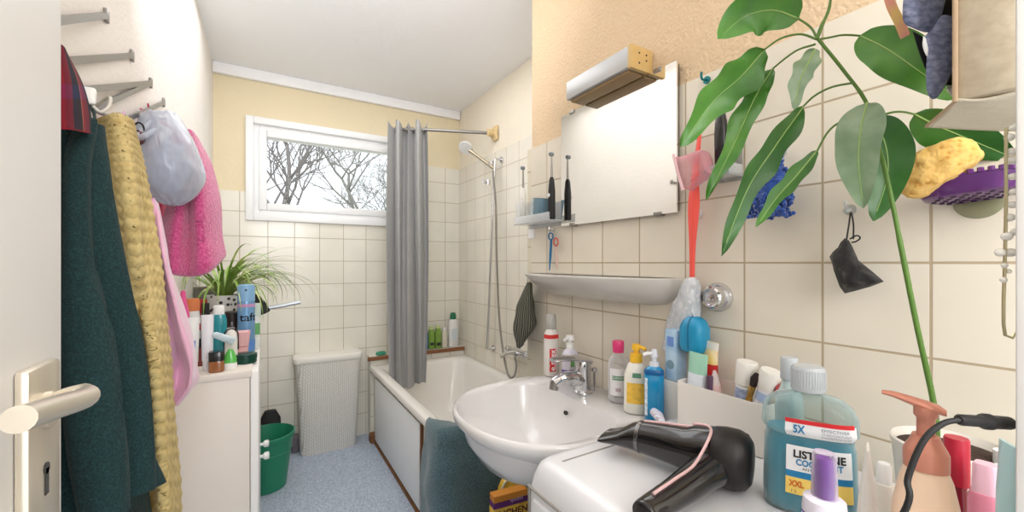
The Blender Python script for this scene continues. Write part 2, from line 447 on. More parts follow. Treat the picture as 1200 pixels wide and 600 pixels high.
bm = bmesh.new(); bm_box(bm, (.643, 1.60, 0), (.663, YB-.008, .463)); 
from_bm('tiled_front', bm, tile_mat('cream_tiles_bath_front', 'Y', 1.62, .46, .15, .152, (236, 230, 216), (230, 222, 204), (170, 150, 120), .002), bath, smooth=False)
box('tiled_end', (.643, 1.598, 0), (XT-.004, 1.618, .463), M_tileX, bath)
box('panel_board', (.625, 1.885, .03), (.644, 2.79, .44), mat('white_board', (250, 250, 250), .4, var=.02), bath, bev=.002)
M_gap = mat('brown_stained_joint', (128, 88, 56), .85, var=.35, vscale=30, bump=.3)
bm = bmesh.new()
bm_box(bm, (.632, 1.89, .44), (.645, 2.80, .452)); bm_box(bm, (.630, 1.872, .10), (.645, 1.884, .45)); bm_box(bm, (.622, 1.9, .0), (.640, 2.80, .012)); bm_box(bm, (.60, 2.80, 0), (.645, 2.86, .06), .008)
from_bm('stained_joint', bm, M_gap, bath, smooth=False)
# ledge behind the bath
led = box('bath_ledge', (.62, TY1+.001, 0), (XT-.001, YB-.008, .553), M_tileB); tag(led, kind='structure'); led.name = 'trim_2'
box('edging', (.60, TY1-.012, .53), (XT-.001, TY1+.003, .556), M_wood, led, bev=.003)
# ================================================================ things on the ledge
def bottle(name, label, cat, loc, secs, m, cap=None, rotz=0, group=None, seg=28, capname='cap'):
    t = thing(name, label, cat, loc, (0, 0, rotz), group)
    loft('body', secs, m, t, seg)
    if cap: loft(capname, cap[0], cap[1], t, seg)
    return t
LZ = .5545; LY = 2.945
M_grnliq = mat('green_shampoo', (128, 165, 74), .25, var=.12, vscale=30)
def ledge_bottle(x, label, body, capc, h=.15, r=.026, grp=None):
    return bottle('shampoo_bottle', label, 'bottle', (x, LY, LZ), [(0, r*.7, r*.5, 3), (.004, r, r*.75, 3), (h*.8, r, r*.75, 3), (h, r*.8, r*.6, 2.4)], body, ([(h, r*.7, r*.55, 2), (h+.022, r*.66, r*.5, 2)], capc), group=grp)
ledge_bottle(1.02, 'blue shampoo bottle on the bath ledge, nearest the shower curtain', mat('blue_liq', (92, 140, 190), .3), mat('white_plastic', (240, 240, 238)), .145, .024, 'bottles on the bath ledge')
tb = ledge_bottle(1.072, 'green shower gel bottle on the bath ledge, just right of the blue one', M_grnliq, mat('pale_green_cap', (200, 215, 150), .4), .145, .024, 'bottles on the bath ledge')
box('label', (-.016, -.0192, .03), (.016, -.0186, .05), mat('dark_print', (40, 50, 36), .5), tb)
tb = ledge_bottle(1.125, 'green shower gel bottle on the bath ledge, second from the left green one', M_grnliq, mat('pale_green_cap', (200, 215, 150)), .15, .024, 'bottles on the bath ledge')
tb['label'] = 'green shower gel bottle on the bath ledge, beside the slim white bottle'
box('label', (-.016, -.0192, .02), (.016, -.0186, .045), mat('dark_print', (40, 50, 36), .5), tb)
ledge_bottle(1.175, 'slim cream bottle on the bath ledge between green and tall white bottles', mat('cream_bottle', (226, 220, 200), .4), mat('white_plastic', (240, 240, 238)), .13, .02, 'bottles on the bath ledge')
tb = bottle('shampoo_bottle', 'tall white bottle with dark green cap in the corner of the bath ledge', 'bottle', (1.245, 2.94, LZ),
       [(0, .03, .022, 3), (.005, .036, .026, 3), (.16, .036, .026, 3), (.2, .03, .022, 2.5), (.215, .022, .018, 2)], mat('white_plastic', (240, 240, 238)), ([(.212, .024, .02, 2), (.24, .024, .02, 2), (.262, .017, .014, 2)], mat('dark_green_cap', (32, 110, 74), .4)), group='bottles on the bath ledge')
box('label', (-.022, -.0272, .05), (.022, -.0266, .14), mat('pale_label', (212, 222, 226), .5), tb)
sp = thing('soap_bar', 'green bar of soap on the bath ledge left of the curtain', 'soap', (.70, 2.935, LZ))
loft('bar', [(0, .03, .018, 2.6), (.006, .036, .023, 2.6), (.018, .034, .021, 2.6), (.024, .022, .012, 2.4)], mat('green_soap', (60, 150, 118), .45), sp)
# ================================================================ shower
M_rod = mat('aged_brass_chrome', (190, 180, 158), .25, metal=.9)
sh = thing('shower_riser', 'chrome shower riser rail with hand shower on the bath wall', 'shower', (XT, 2.45, .6))
xr = XT-.055
pt = onX(580, 186, xr); pb = onX(571, 409, xr)
bm = bmesh.new(); bm_tube(bm, [pb, pt], .008, 14)
from_bm('rail', bm, M_chrome, sh, world=True)
bm = bmesh.new()
for p in (pb, pt):
    bm_tube(bm, [p, Vector((XT-.001, p.y, p.z))], .007, 12); bm_tube(bm, [Vector((XT-.012, p.y, p.z)), Vector((XT-.0005, p.y, p.z))], .019, 18)
from_bm('wall_bracket', bm, M_chrome, sh, world=True)
hp = onX(573, 193, xr-.015)
bm = bmesh.new(); bm_tube(bm, [hp+Vector((.02, 0, -.02)), hp+Vector((.02, 0, .025))], .016, 14); bm_tube(bm, [hp+Vector((-.01, .0, 0)), hp+Vector((.03, 0, 0))], .012, 12)
from_bm('shower_bracket', bm, M_chrome, sh, world=True); bm = bmesh.new()
k2 = onX(572, 214, xr)
bm_tube(bm, [k2+Vector((0, 0, -.016)), k2+Vector((0, 0, .016))], .017, 14); bm_tube(bm, [k2, k2+Vector((-.04, -.01, 0))], .01, 12)
from_bm('slider_knob', bm, M_chrome, sh, world=True)
hd = onX(546, 173, 1.13)
dirh = (hp-hd).normalized()
hs = tube('hand_shower_handle', [hd+dirh*.03, hd.lerp(hp, .5), hp+dirh*.05], [.013, .0095, .012], M_rod, sh, 12, world=True)
fd = Vector((-.55, -.45, -.70)).normalized()
q = fd.to_track_quat('Z', 'Y').to_matrix().to_4x4(); 
bm = bmesh.new(); bm.free()
loft('shower_head', [(-.03, .012, .012), (-.022, .028, .028), (-.004, .046, .046), (.004, .048, .048), (.008, .044, .044), (.009, .02, .02)], mat('pale_grey_plastic', (222, 222, 220), .35), sh, 28, M=Matrix.Translation(hd-sh.location) @ q)
he = onX(601, 443, xr-.10)
mx0 = onX(607, 413, XT-.05)
hose = [hp+dirh*.05, onX(578, 205, xr-.015), onX(581, 240, xr-.015), onX(582, 300, xr-.02), onX(585, 370, xr-.04), onX(590, 415, xr-.07), onX(596, 440, xr-.09), onX(602, 441, xr-.08), onX(605, 430, xr-.04), mx0+Vector((-.02, 0, -.03))]
tube('hose', hose, .0065, M_steel, sh, 8, smooth=10, world=True)
mixer = thing('bath_mixer', 'chrome bath mixer tap low on the tiled bath wall', 'tap', tuple(mx0))
bm = bmesh.new()
bm_tube(bm, [mx0+Vector((0, -.085, 0)), mx0+Vector((0, .085, 0))], .021, 18)
from_bm('mixer_body', bm, M_chrome, mixer, world=True)
for s in (-1, 1):
    tube('wall_connector', [mx0+Vector((0, s*.07, 0)), Vector((XT-.0005, mx0.y+s*.07, mx0.z))], [.014, .024], M_chrome, mixer, 16, world=True)
for s in (-1, 1):
    tube('tap_knob', [mx0+Vector((0, s*.085, 0)), mx0+Vector((0, s*.092, 0)), mx0+Vector((0, s*.125, 0))], [.012, .022, .019], M_chrome, mixer, 12, world=True)
tube('bath_spout', [mx0+Vector((-.01, 0, 0)), mx0+Vector((-.07, 0, .004)), mx0+Vector((-.12, 0, -.012))], [.013, .012, .011], M_chrome, mixer, 14, smooth=5, world=True)
tube('hose_outlet', [mx0+Vector((-.02, 0, -.015)), mx0+Vector((-.02, 0, -.035))], .009, M_chrome, mixer, 10, world=True)
# curtain rail
fl = onX(577, 156, XT-.02); ra = onY(500, 149.5, 2.56)
rod = thing('shower_curtain_rod', 'steel shower curtain rod fixed to the bath wall with a beige flange', 'curtain rod', (XT, fl.y, fl.z))
zr = fl.z
rp = [Vector((XT-.012, fl.y, zr)), Vector((ra.x, ra.y, zr)), Vector((.765, 2.635, zr)), Vector((.735, 2.69, zr)), Vector((.765, 2.80, zr)), Vector((.815, YB-.002, zr))]
tube('rail', rp[:2]+cr(rp[2:], 6), .0105, M_steel, rod, 12, world=True)
bm = bmesh.new(); bm_tube(bm, [fl+Vector((-.035, 0, 0)), Vector((XT-.015, fl.y, zr))], .024, 18); bm_tube(bm, [Vector((XT-.016, fl.y, zr)), Vector((XT-.0005, fl.y, zr))], [.036, .042], 22)
bm_box(bm, (XT-.012, fl.y-.045, zr-.05), (XT-.0005, fl.y+.02, zr+.045), .004)
from_bm('wall_flange', bm, mat('beige_tape', (226, 200, 150), .6, var=.2, vscale=40), rod, world=True)
# curtain bunched on the rod
M_curt = mat('grey_shower_curtain', (158, 157, 156), .42, bump=.08, bscale=30, var=.10, vscale=5, sheen=.2)
cur = thing('shower_curtain', 'grey shower curtain bunched on the rod and hanging into the bath', 'curtain', (.82, 2.6, zr))
A = Vector((.672, 2.66, 0)); B = Vector((ra.x-.0, ra.y-.005, 0)); nrm = Vector((-(B-A).y, (B-A).x, 0)).normalized()
if nrm.y > 0: nrm = -nrm
rnd = random.Random(4)
NF = 4
amps = [rnd.uniform(.5, 1.1) for _ in range(2*NF+1)]
def curtain_pt(t, z):
    f = (zr+.03-z)/(zr-.4)
    w = 1-.10*f+.06*sin(f*3.1); c = A.lerp(B, .5)
    p = c+(B-A)*(t-.5)*w
    ph = t*NF*2*pi+.5*sin(3*f+2*t)
    am = .042*(amps[int(t*2*NF)]*.5+.5)*(1-.3*min(1, f*1.2))
    top = max(0, 1-f*14)
    p = p+nrm*(am*sin(ph)+.018*sin(ph*.37+4*f)+.02*f*sin(5*t))
    p = p + (B-A)*(.022*sin(ph*1.5+1+2*f))
    p.z = z + (.02*sin(ph*1.0+.6)*top)
    return p
vs = []; fs = []; NU, NV = 170, 60
for j in range(NV+1):
    for i in range(NU+1):
        vs.append(curtain_pt(i/NU, zr+.025-(zr+.025-.405-.012*sin(i/NU*9))*j/NV))
for j in range(NV):
    for i in range(NU):
        a = j*(NU+1)+i; fs.append([a, a+1, a+NU+2, a+NU+1])
cm = mk('drape', vs, fs, M_curt, cur, True, True, auto=0)
for k in range(7):
    p = A.lerp(B, (k+.5)/7); p.z = zr
    bm = bmesh.new(); d = (B-A).normalized(); s = Vector((0, 0, 1)); q = nrm
    bm_tube(bm, [p+(s*cos(a)+q*sin(a))*.02-s*.008 for a in [2*pi*i/16 for i in range(17)]], .0018, 6)
    from_bm('curtain_ring', bm, M_steel, cur, world=True)
# ================================================================ laundry basket
def basket():
    x0, x1, z1 = .192, .520, .60
    t = thing('laundry_basket', 'tall off-white woven plastic laundry basket with lid against the window wall', 'basket', ((x0+x1)/2, 2.905, 0))
    m = mat('offwhite_woven_plastic', (238, 234, 226), .5)
    nt = m.node_tree; b = nt.nodes['Principled BSDF']
    secs = norm_secs([(.0, .160, .078, 7), (.006, .164, .080, 7), (.56, .190, .088, 7), (.575, .194, .089, 7)])
    mw, nt2, b2 = nt_new('offwhite_weave')
    tc = nt2.nodes.new('ShaderNodeTexCoord'); sp = nt2.nodes.new('ShaderNodeSeparateXYZ'); nt2.links.new(tc.outputs['Object'], sp.inputs[0])
    ad = nt2.nodes.new('ShaderNodeMath'); ad.operation = 'ADD'; nt2.links.new(sp.outputs['X'], ad.inputs[0]); nt2.links.new(sp.outputs['Y'], ad.inputs[1])
    a2 = nt2.nodes.new('ShaderNodeMath'); a2.operation = 'ADD'; a2.inputs[1].default_value = 5; nt2.links.new(ad.outputs[0], a2.inputs[0])
    cb = nt2.nodes.new('ShaderNodeCombineXYZ'); nt2.links.new(a2.outputs[0], cb.inputs[1]); nt2.links.new(sp.outputs['Z'], cb.inputs[0])
    br = nt2.nodes.new('ShaderNodeTexBrick'); br.offset = .5; br.inputs['Scale'].default_value = 1; br.inputs['Brick Width'].default_value = .021; br.inputs['Row Height'].default_value = .0125
    br.inputs['Mortar Size'].default_value = .0016; br.inputs['Mortar Smooth'].default_value = .6
    br.inputs['Color1'].default_value = C8(240, 237, 230); br.inputs['Color2'].default_value = C8(236, 232, 224); br.inputs['Mortar'].default_value = C8(204, 198, 188)
    nt2.links.new(cb.outputs[0], br.inputs['Vector']); nt2.links.new(br.outputs['Color'], b2.inputs['Base Color']); b2.inputs['Roughness'].default_value = .5
    iv = nt2.nodes.new('ShaderNodeMath'); iv.operation = 'SUBTRACT'; iv.inputs[0].default_value = 1; nt2.links.new(br.outputs['Fac'], iv.inputs[1])
    bp_ = nt2.nodes.new('ShaderNodeBump'); bp_.inputs['Strength'].default_value = .6; bp_.inputs['Distance'].default_value = .004; nt2.links.new(iv.outputs[0], bp_.inputs['Height']); nt2.links.new(bp_.outputs[0], b2.inputs['Normal'])
    loft('woven_body', secs, mw, t, 72)
    loft('base', [(0.004, .150, .07, 6), (.012, .158, .076, 6)], mw, t, 40)
    lid = loft('lid', [(.572, .197, .091, 6), (.576, .203, .094, 6), (.603, .205, .095, 6), (.61, .199, .091, 6), (.613, .18, .078, 6)], m, t, 64)
    return t
basket()
# ================================================================ bucket
bk = thing('bucket', 'green plastic bucket on the floor behind the white cabinet', 'bucket', (.008, 2.56, 0))
M_grn = mat('green_bucket_plastic', (38, 132, 100), .4, var=.06)
loft('pail', [(0, .088, .088), (.004, .095, .095), (.19, .118, .118), (.195, .122, .122), (.2, .119, .119), (.27, .129, .129), (.272, .137, .137), (.288, .137, .137), (.29, .13, .13), (.27, .125, .125), (.02, .09, .09)], M_grn, bk, 48, caps=(True, True), auto=30)
bin_ = thing('dustpan', 'black plastic dustpan standing behind the green bucket', 'dustpan', (.03, 2.90, 0))
M_dp = mat('matt_black_plastic', (28, 27, 27))
loft('pan', [(0, .06, .05, 4), (.02, .065, .055, 4), (.25, .055, .03, 4), (.30, .03, .02, 3)], M_dp, bin_, 24)
# bits by the skirting
shoe = thing('skirting_duct', 'small dark object on the floor between bucket and laundry basket', 'box', (.165, 2.94, 0))
box('case', (-.02, -.03, 0), (.02, .03, .11), mat('dusty_grey', (110, 104, 110), .7, var=.3, vscale=30), shoe, bev=.01)
# ================================================================ white cabinet on the left
CY0, CY1, CZ = 1.535, 2.285, .86
cab = thing('bathroom_cabinet', 'low ivory-white cabinet with round knobs along the left wall, crowded with toiletries', 'cabinet', (-.15, (CY0+CY1)/2, 0))
bm = bmesh.new()
bm_box(bm, (XL+.003, CY0+.006, .0), (-.040, CY1-.006, CZ-.022), .002)
from_bm('carcass', bm, M_ivory, cab, world=True)
box('top_board', (XL+.003, CY0, CZ-.022), (-.034, CY1, CZ), M_ivory, cab, bev=.003, world=True)
M_cabd = mat('white_cabinet_door', (245, 243, 240), .35)
for y0, y1, yk in ((CY0+.003, 1.872, 1.815), (1.876, CY1-.003, 1.935)):
    d = box('door', (-.0385, y0, .05), (-.016, y1, CZ-.006), M_cabd, cab, bev=.003, world=True)
    kz = .468
    bm = bmesh.new(); bm_tube(bm, [(-.017, yk, kz), (-.006, yk, kz), (0, yk, kz), (.012, yk, kz), (.016, yk, kz)], [.006, .006, .013, .014, .009], 16)
    from_bm('knob', bm, M_whiteP, d, world=True)
# ---------------------------------------------------------------- toiletries on the cabinet
def P(u, Y): p = onY(u, 308, Y); return (p.x, p.y, CZ)
G = 'toiletries on the cabinet'
def cyl(h, r, n=2, sh=.8, r0=.92): return [(0, r*r0, r*r0, n), (.004, r, r, n), (h*sh, r, r, n), (h, r*.85, r*.85, n)]
t = bottle('jar', 'amber glass pot with black lid at the front edge of the cabinet', 'jar', P(254, 1.575), [(0, .018, .018, 4), (.003, .0205, .0205, 4), (.032, .0205, .0205, 4), (.036, .019, .019, 3)], mat('amber_glass', (150, 92, 52), .12, coat=.5, var=.2, vscale=60), ([(.035, .0205, .0205, 4), (.062, .0205, .0205, 4), (.064, .019, .019, 4)], M_black), capname='lid')
t = thing('squeeze_tube', 'small green tube standing on its white cap, front edge of the cabinet', 'tube', P(270, 1.59))
loft('cap', [(0, .017, .013, 2.5), (.002, .0185, .0145, 2.5), (.020, .018, .014, 2.5), (.022, .016, .012, 2.5)], M_whiteP, t, 24)
loft('body', [(.021, .0175, .0135, 2.5), (.035, .017, .012, 2.4), (.056, .010, .007, 2.2), (.064, .0045, .004, 2)], mat('clear_green_gel', (92, 190, 84), .2, coat=.3), t, 24)
t = thing('squeeze_tube', 'pale blue-white tube lying slanted across the small green tube', 'tube', P(262, 1.60))
Mx = T(0, 0, .100) @ RY(radians(118)) @ RZ(.3)
loft('body', [(-.032, .004, .004), (-.026, .010, .008), (.02, .013, .007, 2.4), (.032, .014, .0012, 2.4)], mat('pale_blue_tube', (206, 222, 228), .35, var=.12, vscale=80), t, 20, M=Mx)
t = thing('deodorant', 'white rounded deodorant with dark outline behind the small green tube', 'deodorant', P(271, 1.655))
loft('body', [(0, .014, .010, 2.4), (.003, .0175, .012, 2.4), (.085, .0185, .012, 2.4), (.105, .015, .010, 2.2), (.116, .008, .006, 2.2), (.119, .003, .002, 2)], mat('cream_white_plastic', (232, 228, 220), .4), t, 26)
tube('dark_rim', [Vector((.0195*cos(a), -.002, .098+.022*sin(a))) if a > 0 and a < pi else Vector((.0195*cos(a), -.002, .05)) for a in [-.01]+[pi*k/14 for k in range(1, 14)]+[pi+.01]], .0022, M_blackm, t, 8)
t = bottle('jar', 'flat dark green tin at the front right corner of the cabinet', 'jar', P(288, 1.665), [(0, .031, .031), (.003, .0325, .0325), (.016, .0325, .0325)], mat('dark_green_tin', (16, 70, 58), .3, metal=.2), ([(.016, .0335, .0335), (.030, .0335, .0335), (.032, .031, .031)], mat('dark_green_lid', (14, 60, 50), .3)), capname='lid', seg=40)
t = thing('squeeze_tube', 'pink tapered cosmetic tube behind the dark green tin', 'tube', P(284, 1.755))
loft('body', [(0, .016, .016), (.003, .017, .017), (.02, .017, .016), (.092, .0245, .012, 2.3), (.098, .0245, .004, 3)], mat('pink_tube', (222, 172, 172), .35), t, 28)
wrap('label', [(0, .017, .016), (.02, .017, .016), (.092, .0245, .012, 2.3)], .040, .043, -2.6, -.6, mat('rose_print', (176, 110, 116), .5), t)
t = thing('spray_can', 'tall light blue hair spray can at the right edge of the cabinet', 'spray can', P(288.5, 1.85))
cs = [(0, .027, .027), (.004, .0285, .0285), (.188, .0285, .0285), (.196, .0275, .0275)]
loft('can', cs, mat('sky_blue_metal', (118, 166, 208), .25, metal=.25, coat=.3), t, 36)
wrap('lower_band', cs, .012, .05, -2.9, .2, mat('mid_blue_print', (92, 140, 206), .35), t)
wrap('pink_band', cs, .174, .186, -2.9, .2, mat('lilac_pink_print', (196, 150, 190), .4), t)
loft('cap', [(.196, .0285, .0285), (.250, .0285, .0285), (.256, .0265, .0265), (.258, .02, .02)], mat('light_blue_cap', (132, 176, 212), .35), t, 36)
text_wrap('taft', .042, cs, .135, cam_ang(t.location)+.25, M_black, t, bold=.0004, name='lettering')
loft('nozzle_dot', [(0, .004, .004), (.001, .003, .003)], M_black, t, 12, M=T(.0, -.028, .238) @ RX(pi/2))
t = thing('squeeze_tube', 'slim white tube standing left of the amber pot', 'tube', P(243, 1.615))
loft('body', [(0, .011, .011), (.003, .0125, .0125), (.028, .0125, .0125), (.030, .0145, .0145), (.165, .0165, .006, 2.3), (.175, .0165, .0015, 3)], mat('pearl_white_tube', (232, 230, 234), .35, var=.05, vscale=40), t, 26)
t = bottle('lotion_bottle', 'teal bottle with white flip cap in the middle of the cabinet', 'bottle', P(256.5, 1.775), [(0, .020, .014, 3), (.004, .0235, .0165, 3), (.140, .0235, .0165, 3), (.158, .019, .014, 2.5)], mat('teal_liquid', (40, 146, 158), .18, coat=.4, var=.1), ([(.158, .0165, .013, 2.4), (.186, .0165, .013, 2.4), (.189, .014, .011, 2.4)], M_whiteP))
M_dbr = mat('dark_brown_plastic', (48, 34, 30), .3, coat=.2)
t = bottle('jar', 'dark brown jar with white lettering behind the teal bottle', 'jar', P(271.5, 1.90), cyl(.12, .031), M_dbr, ([(.118, .033, .033), (.150, .033, .033), (.153, .030, .030)], mat('dark_brown_lid', (40, 28, 24), .35)), capname='lid', seg=36)
wrap('label', cyl(.12, .031), .078, .096, cam_ang(t.location)-.75, cam_ang(t.location)+.3, mat('broken_white_print', (206, 204, 200), .5, var=.5, vscale=160), t)
t = bottle('lotion_bottle', 'dark red bottle near the wall at the back of the cabinet', 'bottle', P(236, 2.05), cyl(.15, .021), mat('deep_red_plastic', (190, 28, 44), .3, coat=.3), ([(.15, .017, .017), (.188, .02, .02), (.194, .016, .016)], mat('deep_red_cap', (196, 24, 40), .35)))
t = bottle('lotion_bottle', 'white bottle with red band and orange cap near the wall on the cabinet', 'bottle', P(225.5, 1.83), cyl(.17, .023), mat('white_plastic', (240, 240, 238)), ([(.17, .021, .021), (.205, .0215, .0215), (.213, .018, .018)], mat('orange_cap', (224, 130, 78), .4)))
wrap('label', cyl(.17, .023), .10, .125, -2.9, .2, mat('red_print', (206, 52, 48), .4), t)
t = thing('lotion_bottle', 'white bottle with bright pink cone cap beside the pink satin garment', 'bottle', P(214.5, 1.66))
loft('body', cyl(.165, .018), M_whiteP, t, 26)
loft('cap', [(.163, .0165, .0165), (.18, .0165, .0165), (.215, .010, .010), (.248, .006, .006), (.252, .003, .003)], mat('hot_pink_cap', (240, 96, 160), .35), t, 26)
t = thing('squeeze_tube', 'white tube with blue print by the pink satin garment', 'tube', P(223.5, 1.60))
fs_ = [(0, .015, .015), (.003, .0175, .0175), (.03, .0175, .0175), (.032, .019, .018), (.155, .0215, .007, 2.3), (.17, .0215, .0015, 3)]
loft('body', fs_, M_whiteP, t, 28)
wrap('label', fs_, .06, .10, -2.5, -.9, mat('cobalt_print', (108, 142, 206), .4), t)
t = bottle('lotion_bottle', 'black slim bottle behind the slim white tube', 'bottle', P(241, 1.95), cyl(.15, .016), M_black, ([(.15, .012, .012), (.182, .012, .012), (.186, .010, .010)], M_blackm))
t = bottle('nail_polish', 'small maroon bottle between white tubes on the cabinet', 'bottle', P(236.5, 1.69), cyl(.06, .011, 4), mat('maroon_gloss', (140, 62, 62), .2), ([(.06, .008, .008), (.088, .007, .007), (.09, .006, .006)], M_blackm))
t = bottle('lotion_bottle', 'narrow white and green bottle at the far right of the cabinet', 'bottle', P(300, 1.93), cyl(.13, .0135), mat('milk_white', (232, 236, 230), .35), ([(.128, .0165, .0165), (.175, .0175, .0175), (.178, .015, .015)], mat('pale_green_white', (214, 228, 214), .4)))
wrap('label', cyl(.13, .0135), .055, .10, -2.8, .1, mat('grass_green_print', (110, 176, 110), .4), t)
t = thing('storage_box', 'flat grey box at the back of the cabinet under the spider plant', 'box', P(236, 2.24))
box('carton', (-.045, -.03, 0), (.05, .03, .235), mat('warm_grey_card', (132, 124, 116), .7), t, bev=.003)
# hair styling tool with a silver barrel
t = thing('hair_styling_tool', 'black fan-shaped hair styling tool with long silver barrel poking out past the cabinet', 'hair tool', P(300, 2.06))
pb0 = onY(304, 362, 2.06); 
vs = []
for yy in (-.018, .018):
    for (u, v) in ((296, 396), (296, 343), (303, 346), (311, 354), (317, 364), (309, 368), (300, 369), (299, 396)):
        q = onY(u, v, 2.06); vs.append(Vector((q.x, 2.06+yy, q.z if v != 396 else CZ)))
n = 8; fs = [list(range(n)), list(range(n, 2*n))[::-1]]+[[k, (k+1) % n, n+(k+1) % n, n+k] for k in range(n)]
bm = bmesh.new(); bv = [bm.verts.new(v) for v in vs]
for f in fs: bm.faces.new([bv[i] for i in f])
bmesh.ops.bevel(bm, geom=list(bm.edges), offset=.003, segments=2, affect='EDGES')
from_bm('grip', bm, M_blackm, t, world=True)
tube('barrel', [onY(314, 361, 2.06), onY(335, 357.5, 2.06), onY(352, 354, 2.06)], .0085, mat('silver_grey_metal', (186, 190, 194), .3, metal=.6), t, 14, world=True)
# ---------------------------------------------------------------- spider plant
sx, sy, _ = P(262, 2.16)
spd = thing('spider_plant', 'spider plant with long arching green and white leaves in a black-and-white patterned pot', 'potted plant', (sx, sy, CZ))
M_flo = ramp_mat('black_white_floral', 'voronoi', 45, [(0, (30, 30, 34)), (.25, (60, 58, 60)), (.35, (240, 240, 238)), (1, (246, 246, 244))], .35)
loft('pot', [(0, .040, .040), (.004, .045, .045), (.18, .062, .062), (.20, .064, .064), (.202, .060, .060), (.19, .057, .057)], M_flo, spd, 36)
loft('soil', [(.188, .058, .058), (.192, .05, .05)], mat('potting_soil', (62, 46, 36), .95, bump=.5, bscale=120), spd, 24)
rnd = random.Random(12); bm = bmesh.new(); vs = []; fs = []; cols = []
for k in range(95):
    a = rnd.uniform(-2.0, 1.25) if k % 4 else rnd.uniform(0, 2*pi)
    L = rnd.uniform(.24, .46); el = rnd.uniform(.7, 1.45); droop = rnd.uniform(.9, 2.1)
    w = rnd.uniform(.0034, .0062); p = Vector((.02*cos(a), .02*sin(a), .19)); ang = el; N = 14; base = len(vs)
    for i in range(N+1):
        f = i/N
        ww = w*min(1, f*5+.35)*(1-f**3)+.0003
        d = Vector((cos(ang)*cos(a), cos(ang)*sin(a), sin(ang))); sd = Vector((-sin(a), cos(a), 0)); upv = sd.cross(d)*-1
        q = p.copy()
        q.x = max(q.x, XL+.012-sx); q.y = min(q.y, YB-.06-sy)
        vs += [q-sd*ww+upv*ww*.35, q, q+sd*ww+upv*ww*.35]
        p = p+d*L/N; ang -= droop*(1.1+.9*f)/N
        a += rnd.uniform(-.03, .03)
    for i in range(N):
        b = base+3*i; fs += [[b, b+1, b+4, b+3], [b+1, b+2, b+5, b+4]]
uvs = [(k % 3/2, (k//3) % 15/14) for k in range(len(vs))]
m = ramp_mat('spider_leaf_stripe', 'noise', 9, [(.3, (96, 136, 44)), (.5, (140, 172, 78)), (.68, (214, 220, 150))], .45)
mk('leaves', vs, fs, m, spd, True, uvs=uvs, auto=0)
# ================================================================ coat rack and garments on the left wall
rk = thing('coat_rack', 'grey steel coat rack with slanting flat arms on the left wall', 'coat rack', (XL, 1.2, 1.7))
nodes = [onX(125, 18, XL+.004), onX(155, 65, XL+.004), onX(177, 97, XL+.004), onX(177, 97.5, XL+.004), onX(192, 120, XL+.004)]
ends = [onY(58, 25, .74), onY(66, 72.5, .83), onY(92, 106, .90), onY(108, 128, .96), onY(142, 143, 1.10)]
for a, b in zip(nodes, ends):
    tube('arm', [a, b], 1, M_steel, rk, world=True, flat=(.002, .0055))
for a in nodes[:3]+nodes[4:]:
    box('wall_plate', (XL+.0005, a.y-.006, a.z-.012), (XL+.006, a.y+.010, a.z+.012), M_steel, rk, world=True, bev=.001)
tube('front_rod', [e+Vector((.0, 0, 0)) for e in ends], .004, M_steel, rk, 8, world=True)
hk = onY(121, 117, .93)
tube('hook', cr([ends[3]+Vector((0, 0, 0)), hk+Vector((.012, -.02, .0)), hk+Vector((.014, -.03, -.018)), hk+Vector((.006, -.035, -.03)), hk+Vector((-.004, -.03, -.022))], 5), .0022, mat('pale_hook', (222, 218, 210), .35), rk, 8, world=True)
hb = onY(104, 112, .80)
box('tag_clip', (hb.x-.008, hb.y-.004, hb.z-.012), (hb.x+.008, hb.y+.004, hb.z+.012), M_whiteP, rk, world=True, bev=.004)
rb = onY(163, 161, 1.18)
# ---- garments: sheets hanging out from the wall
def R_(pts): return [onY(u, v, Y) for u, v, Y in pts]
def garment(name, label, cat, rows, m, nu=14, nv=24, thick=.008, disp=None, partname='cloth', group=None, wob=.004, loop=None, seed=1, wsc=7):
    ctrl = [R_(r) for r in rows]
    c = ctrl[0][len(ctrl[0])//2]
    t = thing(name, label, cat, tuple(c), group=group)
    patch(partname, ctrl, nu, nv, m, t, True, thick, disp, wob=wob, seed=seed, wsc=wsc)
    if loop:
        q = ends[loop[0]].lerp(nodes[loop[0]], loop[1]); tp = Vector(c)-Vector((0, 0, .02))
        tube('hanging_loop', [tp, tp.lerp(q, .5)+Vector((.004, .004, 0)), q+Vector((0, .003, .003)), q+Vector((0, -.003, .003)), tp.lerp(q, .5)+Vector((-.004, -.004, 0)), tp], .002, m, t, 6, smooth=4, world=True)
    return t
M_teal = ramp_mat('dark_teal_terry', 'noise', 420, [(.3, (12, 36, 38)), (.55, (19, 50, 52)), (.8, (32, 70, 70))], .97, bump=.5, sheen=0, bdist=.003)
def robe_folds(x, y, fu, fv):
    return (.020*sin(fu*19+1.2*sin(fv*3)+.5)+.008*sin(fu*43+2*fv))*min(1, .25+fv*1.3)
garment('bath_robe', 'dark teal towelling bathrobe hanging beside the open door', 'bathrobe', [
    [(86, 150, .72), (93, 143, .67), (101, 140, .65), (106, 143, .67), (112, 153, .73)],
    [(60, 215, .74), (76, 200, .68), (92, 196, .64), (103, 197, .66), (114, 203, .72)],
    [(66, 300, .75), (80, 300, .67), (98, 300, .63), (110, 300, .65), (124, 300, .72)],
    [(74, 400, .74), (84, 400, .67), (104, 400, .62), (120, 400, .66), (139, 400, .73)],
    [(72, 500, .74), (88, 500, .67), (114, 500, .62), (133, 500, .66), (157, 500, .73)],
    [(71, 600, .74), (90, 600, .67), (122, 600, .62), (148, 584, .66), (176, 571, .73)],
    [(58, 640, .76), (88, 640, .66), (130, 640, .60), (142, 590, .68), (177, 573, .755)]][:6], M_teal, 16, 26, .010, disp=robe_folds, wob=.008, wsc=4, loop=(3, .0))
